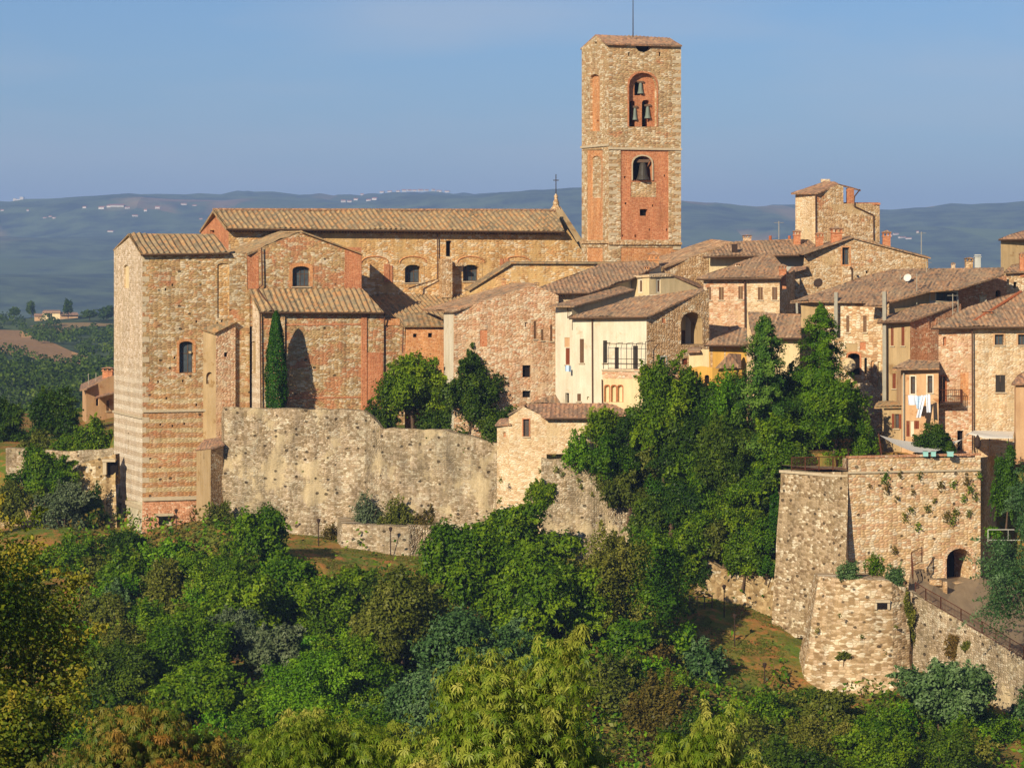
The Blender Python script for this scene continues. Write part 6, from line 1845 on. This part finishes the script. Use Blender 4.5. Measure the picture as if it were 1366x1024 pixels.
# --- the wooded slope: (label, x0, y0, x1, y1, kind, material)
HILL = [
    ('bright broad leaved bush against the foot of the church block', 176, 702, 256, 765, 'bush', 'bright'),
    ('upright olive green shrub at the retaining wall foot, left of the lamp post', 318, 676, 380, 765, 'broad', 'green'),
    ('dark ivy bush below the pale foot of the church', 130, 722, 192, 790, 'bush', 'green'),
    ('brownish bush in the middle left of the slope', 182, 738, 262, 815, 'bush', 'olive'),
    ('mid green bush under the plastered buttress', 245, 715, 335, 795, 'bush', 'green'),
    ('dark green tree left of the bare reddish bank', 345, 752, 430, 840, 'broad', 'green'),
    ('round green tree below the lamp post on the bare bank', 395, 768, 475, 865, 'broad', 'green'),
    ('wide green tree in the middle of the left slope', 262, 775, 372, 875, 'broad', 'green'),
    ('small blue green shrub at the far left of the slope', 118, 770, 175, 830, 'bush', 'bluegreen'),
    ('olive bush low on the left slope', 130, 810, 215, 890, 'bush', 'olive'),
    ('rounded green tree above the orange tinted tree', 195, 820, 300, 925, 'broad', 'green'),
    ('silvery grey willow bush on the left slope', 272, 812, 345, 890, 'loose', 'silver'),
    ('second silvery grey bush, lower right of the willow bush', 335, 830, 402, 912, 'loose', 'silver'),
    ('dark tree at the left foot of the slope', 110, 865, 210, 960, 'broad', 'dark'),
    ('dense green tree above the autumn foliage', 215, 890, 320, 975, 'broad', 'green'),
    ('bright yellow green tree in the lower left centre', 350, 878, 470, 985, 'broad', 'bright'),
    ('bright green bush beside the dark hollow', 440, 862, 520, 975, 'broad', 'green'),
    ('small grass green bush right of the reddish gap', 440, 790, 500, 860, 'bush', 'bright'),
    ('tall grey green tree standing below the low buttress wall lamp', 474, 766, 588, 905, 'broad', 'olive'),
    ('large blue green tree in the lower centre', 556, 822, 708, 950, 'broad', 'bluegreen'),
    ('lower blue green tree left of the chestnut', 505, 900, 620, 1000, 'broad', 'bluegreen'),
    ('big fig like tree below the pale wall, leftmost of the wide row', 560, 706, 680, 850, 'broad', 'green'),
    ('branching tree rising in front of the vertical wall crack', 632, 678, 756, 790, 'loose', 'green'),
    ('wide green tree in the middle of the row below the walls', 655, 738, 790, 868, 'broad', 'green'),
    ('large green tree in front of the pinkish wall section foot', 765, 722, 875, 860, 'broad', 'olive'),
    ('large green tree at the right end of the row, beside the grassy slope', 832, 712, 912, 862, 'broad', 'green'),
    ('light green bush at the left edge of the grassy slope', 890, 822, 930, 872, 'bush', 'bright'),
    ('pale bluish bush on the grassy slope edge', 912, 845, 968, 900, 'bush', 'bluegreen'),
    ('olive brown bush right of the chestnut top', 770, 862, 860, 945, 'bush', 'olive'),
    ('dry olive bush in the lower right centre', 840, 890, 925, 980, 'bush', 'dry'),
    ('shaded bush in the hollow at bottom centre right', 880, 930, 985, 1035, 'bush', 'dark'),
    ('olive green thicket left of the rounded bastion foot', 950, 940, 1055, 1010, 'bush', 'olive'),
    ('wide olive thicket under the rounded bastion', 1040, 940, 1150, 1020, 'bush', 'olive'),
    ('dark green thicket at the bottom right centre', 985, 965, 1110, 1050, 'bush', 'dark'),
    ('green bush directly under the rounded bastion right edge', 1130, 932, 1225, 1000, 'bush', 'green'),
    ('blue green acacia in front of the ramp wall', 1205, 880, 1318, 985, 'loose', 'bluegreen'),
    ('green thicket at the bottom right', 1110, 965, 1230, 1050, 'bush', 'green'),
    ('dense bush below the acacia at the bottom right', 1215, 960, 1320, 1050, 'bush', 'dark'),
    ('dark foliage at the right edge below the ramp wall', 1350, 900, 1420, 975, 'bush', 'bluegreen'),
    ('green tree just right of the small silvery bushes', 395, 838, 455, 905, 'bush', 'green'),
    ('grey green bush at the bottom centre left', 430, 950, 530, 1040, 'broad', 'green'),
    ('small dark bush beneath the row of wide trees', 690, 840, 775, 900, 'bush', 'green'),
    ('small olive bush beneath the right end of the row of trees', 830, 850, 900, 900, 'bush', 'dry'),
    ('feathery green shrub between church foot and retaining wall', 300, 720, 350, 780, 'bush', 'olive'),
    ('pale shrub on the bank below the bright church foot bush', 205, 755, 260, 800, 'bush', 'olive'),
    ('green bush below the brownish bush of the left slope', 165, 790, 235, 850, 'bush', 'green'),
]
for lab, x0, y0, x1, y1, kd, mt in HILL:
    nm = {'bush': 'shrub', 'broad': 'tree', 'loose': 'tree'}[kd]
    ex, ey_ = (x1 - x0) * .12, (y1 - y0) * .1
    tree(nm, lab, nm, x0 - ex, y0 - ey_ * .6, x1 + ex, y1 + ey_, kd, mt, leaf=3.4 + (x0 * 7 + y0 * 3) % 20 / 10, dens=1.2, fat=1.0)
# in-between shrubs of the thicket: nothing tells them apart
rq = random.Random(5)
for lab, grp, bx, n_ in (('leafy shrub packed into the thicket on the left half of the slope', 'thicket shrubs of the left slope', (100, 790, 520, 1010), 46),
                         ('leafy shrub packed into the thicket below the wide tree row', 'thicket shrubs of the middle slope', (500, 830, 900, 1010), 30),
                         ('leafy shrub packed into the thicket at the foot of the right bastions', 'thicket shrubs of the right slope', (1000, 950, 1340, 1030), 26),
                         ('low shrub on the leafy bank right under the church foot', 'bank shrubs under the church', (150, 735, 370, 800), 12),
                         ('low shrub on the bank between the left edge tree and the church', 'bank shrubs at the left edge', (0, 740, 170, 860), 22)):
    for i in range(n_):
        cx, cy = rq.uniform(bx[0], bx[2]), rq.uniform(bx[1], bx[3])
        wq, hq = rq.uniform(28, 55), rq.uniform(24, 46)
        tree('shrub', lab, 'shrub', cx - wq, cy - hq, cx + wq, cy + hq * .6, rq.choice(['bush', 'bush', 'loose']), rq.choice(['green', 'olive', 'green', 'green', 'bright', 'olive', 'dark', 'green']), leaf=rq.uniform(3.4, 5.4), dens=1.0, group=grp, fat=1.0, nmax=5000, seed=i + int(bx[0]))
# left side, behind and before the crumbling wall
LEFT = [
    ('dark tree at the far left behind the garden wall', -40, 528, 45, 615, 'broad', 'dark', 322), ('tall dark tree behind the garden wall', 35, 515, 112, 605, 'broad', 'dark', 318),
    ('bright round bush behind the garden wall', 22, 563, 78, 606, 'bush', 'olive', 309.5), ('green hedge in front of the reddish village house', 92, 550, 158, 606, 'bush', 'green', 306), ('low green hedge behind the right end of the garden wall', 60, 572, 120, 604, 'bush', 'green', 307),
    ('leafy shrub in front of the garden wall', 5, 596, 104, 690, 'loose', 'green', 295), ('grey green twiggy shrub over the crumbling wall', 45, 640, 128, 740, 'loose', 'silver', 291.5),
    ('dark creeper hanging on the crumbling wall', 100, 650, 146, 735, 'broad', 'dark', 293.2), ('pale twiggy bush below the crumbling wall', -20, 640, 55, 720, 'loose', 'olive', 292), ('twiggy shrub at the foot of the crumbling wall', 60, 700, 140, 770, 'bush', 'dry', 288),
    ('dark green bush left of the church foot', 95, 730, 150, 790, 'bush', 'dark', 283)]
for lab, x0, y0, x1, y1, kd, mt, Y in LEFT:
    nm = {'bush': 'shrub', 'broad': 'tree', 'loose': 'tree'}[kd]
    tree(nm, lab, nm, x0, y0, x1, y1, kd, mt, Y=Y, leaf=3.4, dens=1.1 if mt != 'silver' else .7, fat=.7)
# far side trees near the farmhouse
for lab, x0, y0, x1, y1, Y in [('dark tree left of the distant farmhouse', 34, 402, 48, 424, 1380), ('rounded tree at the far left of the distant ridge', 10, 410, 28, 424, 1380), ('tall tree right of the distant farmhouse', 83, 399, 98, 424, 1370),
                               ('dark trees against the church wall on the distant ridge', 130, 408, 156, 428, 1380), ('low wide tree beside the distant farmhouse', 108, 413, 132, 426, 1390)]:
    Y = hit((x0 + x1) / 2, 428, 900).y + 8
    tree('tree', lab, 'tree', x0, y0, x1, y1, 'broad', 'dark', Y=Y, leaf=2.2, dens=1.1)

# --- foreground trees on the near side of the valley
tree('chestnut_tree', 'sunlit chestnut tree with drooping leaves in the foreground centre', 'tree', 505, 862, 865, 1290, 'broad', 'chestnut', Y=74, leaf=9.5, dens=.55, ros=True, nmax=15000, fat=.95, seed=5, asp=1.0)
tree('chestnut_tree', 'small chestnut top in the foreground, right of the big one', 'tree', 862, 950, 1030, 1180, 'loose', 'chestnut', Y=72, leaf=9, dens=.4, ros=True, nmax=3000, seed=8, asp=1.0, trunk='bark_pale')
tree('tree', 'large dark yellow green tree filling the left edge', 'tree', -330, 640, 150, 1180, 'loose', 'autumn', Y=92, leaf=6.5, dens=.9, nmax=42000, seed=12)
tree('tree', 'lower yellow green tree at the bottom left corner', 'tree', -120, 900, 120, 1180, 'broad', 'autumn', Y=84, leaf=6.5, dens=.9, nmax=30000, seed=13)
tree('tree', 'orange tinted autumn tree at the bottom left', 'tree', 30, 922, 400, 1230, 'broad', 'orange', Y=80, leaf=7, dens=.55, nmax=13000, seed=14, ros=True, asp=1.0)
tree('tree', 'grey green drooping tree between the orange tree and the chestnut', 'tree', 300, 938, 545, 1200, 'broad', 'chestnut', Y=78, leaf=7.5, dens=.55, nmax=12000, seed=15, ros=True, asp=1.0)

# --- undergrowth over the slope (uncountable)
rs = np.random.RandomState(77)
pts = []; N0 = 90000
px = rs.uniform(90, 1420, N0); py = rs.uniform(700, 1040, N0)
Yc = np.arange(200, 300, .5)
clear = [(925, 800, 1045, 925), (365, 705, 470, 775), (470, 735, 560, 775), (1325, 900, 1366, 1030)]
k_ = (px - HX) / F
hitY = np.full(N0, np.nan)
for Y in Yc:
    zr = EYE - (py - HY) / F * Y
    gg = ground_z(k_ * Y, np.full(N0, Y))
    mk = np.isnan(hitY) & (gg >= zr); hitY[mk] = Y
    if not np.isnan(hitY).any(): break
ok = ~np.isnan(hitY)
for x0, y0, x1, y1 in clear:
    ok &= ~((px > x0) & (px < x1) & (py > y0) & (py < y1) & (rs.rand(N0) > .04))
ok &= ~((px > 1050) & (px < 1215) & (hitY > 239.5)) & ~((px > 1205) & (hitY > 240)) & ~((px > 1045) & (hitY > 246.5))
ey = np.interp(k_ * hitY, EX, EY); ok &= (hitY < ey - .4)
px, py, hitY = px[ok], py[ok], hitY[ok]
x = (px - HX) / F * hitY + rs.uniform(-.3, .3, len(px)); y = hitY + rs.uniform(-.2, .8, len(px)); z = ground_z(x, y)
hgt = .1 + 1.5 * rs.rand(len(px)) * (np.clip(fbm(x, y, 7) * 1.6 + .4, 0, 1.3))
C = np.stack([x, y, z + hgt], 1); nn = unit(rs.normal(size=C.shape) * .7 + np.array([0, -.4, .9]))
zone = fbm(x + 50, y, 14)
for nm, mat, mk in (('undergrowth', 'green', zone > .12), ('undergrowth', 'olive', (zone <= .12) & (zone > -.2)), ('undergrowth', 'bright', (zone <= -.2) & (zone > -.4)), ('undergrowth', 'dry', zone <= -.4)):
    if mk.sum() < 10: continue
    V, Q = quads(C[mk], nn[mk], .42, .55, rs)
    o = np_mesh(nm, V, Q, L[mat], None, loc=(0, 250, 8), var=np.repeat(rs.rand(mk.sum()), 4)); set_tags(o, 'low leafy undergrowth covering the slope below the walls', 'undergrowth', kind='stuff')
# short grass on the clearings
N1 = 16000
gp = []
for (x0, y0, x1, y1), k in ((clear[0], 9000), (clear[1], 4000), (clear[2], 3000)):
    q = np.stack([rs.uniform(x0, x1, k), rs.uniform(y0, y1, k)], 1); gp.append(q)
gp = np.concatenate(gp); kk = (gp[:, 0] - HX) / F; hy = np.full(len(gp), np.nan)
for Y in np.arange(232, 290, .5):
    mk = np.isnan(hy) & (ground_z(kk * Y, np.full(len(gp), Y)) >= EYE - (gp[:, 1] - HY) / F * Y); hy[mk] = Y
ok = ~np.isnan(hy); gp, kk, hy = gp[ok], kk[ok], hy[ok]
x = kk * hy + rs.uniform(-.3, .3, len(hy)); y = hy + rs.uniform(-.4, .4, len(hy)); keep = fbm(x, y, 7) > -.1
x, y = x[keep], y[keep]; C = np.stack([x, y, ground_z(x, y) + .05], 1)
V, Q = quads(C, unit(rs.normal(size=C.shape) * .4 + np.array([0, -.5, 1.])), .2, .3, rs)
o = np_mesh('grass', V, Q, L['olive'], None, loc=(0, 250, 8), var=np.repeat(rs.rand(len(C)), 4)); set_tags(o, 'short patchy grass on the clearings below the walls', 'grass', kind='stuff')

# --- far woods on the middle hill (reads as one mass)
N2 = 1100; Vs, Qs, vr, o_ = [], [], [], 0
cnt = 0
while cnt < N2:
    Y = rs.uniform(560, 1500); xx = rs.uniform(-.185, -.12) * Y
    ppx = HX + F * xx / Y; zz = gz(xx, Y); ppy = HY + (EYE - zz) * F / Y
    if ppy < 430 or ppx > 175 or ppx < -60: continue
    if ppy < 492 and rs.rand() < .62: cnt += 1; continue
    infield = (442 + max(0, ppx) * .30 < ppy < 470 + max(0, ppx) * .15 and ppx < 118) or (431 < ppy < 442 and 45 < ppx < 150 and rs.rand() < .85)
    if infield: continue
    cnt += 1
    h = rs.uniform(2.2, 4.6); n = int(80)
    d = unit(rs.normal(size=(n, 3))); d[:, 2] = np.abs(d[:, 2]) * 1.0 - .15
    c = np.array([xx, Y, zz + h * .35])
    p = c + d * np.array([h * rs.uniform(.7, 1.1), h * .9, h * rs.uniform(.7, 1.1)]) * rs.uniform(.8, 1.1, (n, 1))
    V, Q = quads(p, unit(d + rs.normal(size=d.shape) * .4), h * .26, .8, rs)
    Vs.append(V); Qs.append(Q + o_); o_ += len(V); vr.append(np.repeat(.5 * rs.rand() + .5 * rs.rand(n), 4))
o = np_mesh('far_wood', np.concatenate(Vs), np.concatenate(Qs), L['dark'], None, loc=(-150, 900, 0), var=np.concatenate(vr))
set_tags(o, 'hazy woodland covering the middle distance hill at the left', 'wood', kind='stuff')

# ------------------------------------------------------------------ the air between here and the far hills
hz = MB(); hz.box((-9500, -250, -140), (19000, 0, 0), (0, 15500, 0), (0, 0, 480))
hm = D.materials.new('haze'); hm.use_nodes = True; nt = hm.node_tree
for x_ in list(nt.nodes): nt.nodes.remove(x_)
out = nt.nodes.new("ShaderNodeOutputMaterial"); pv = nt.nodes.new("ShaderNodeVolumePrincipled")
pv.inputs["Color"].default_value = (.40, .60, 1.0, 1); pv.inputs["Density"].default_value = 1.1e-4; pv.inputs["Anisotropy"].default_value = 0.0
nt.links.new(pv.outputs[0], out.inputs["Volume"])
o = hz.build('haze', hm); set_tags(o, kind='stuff')
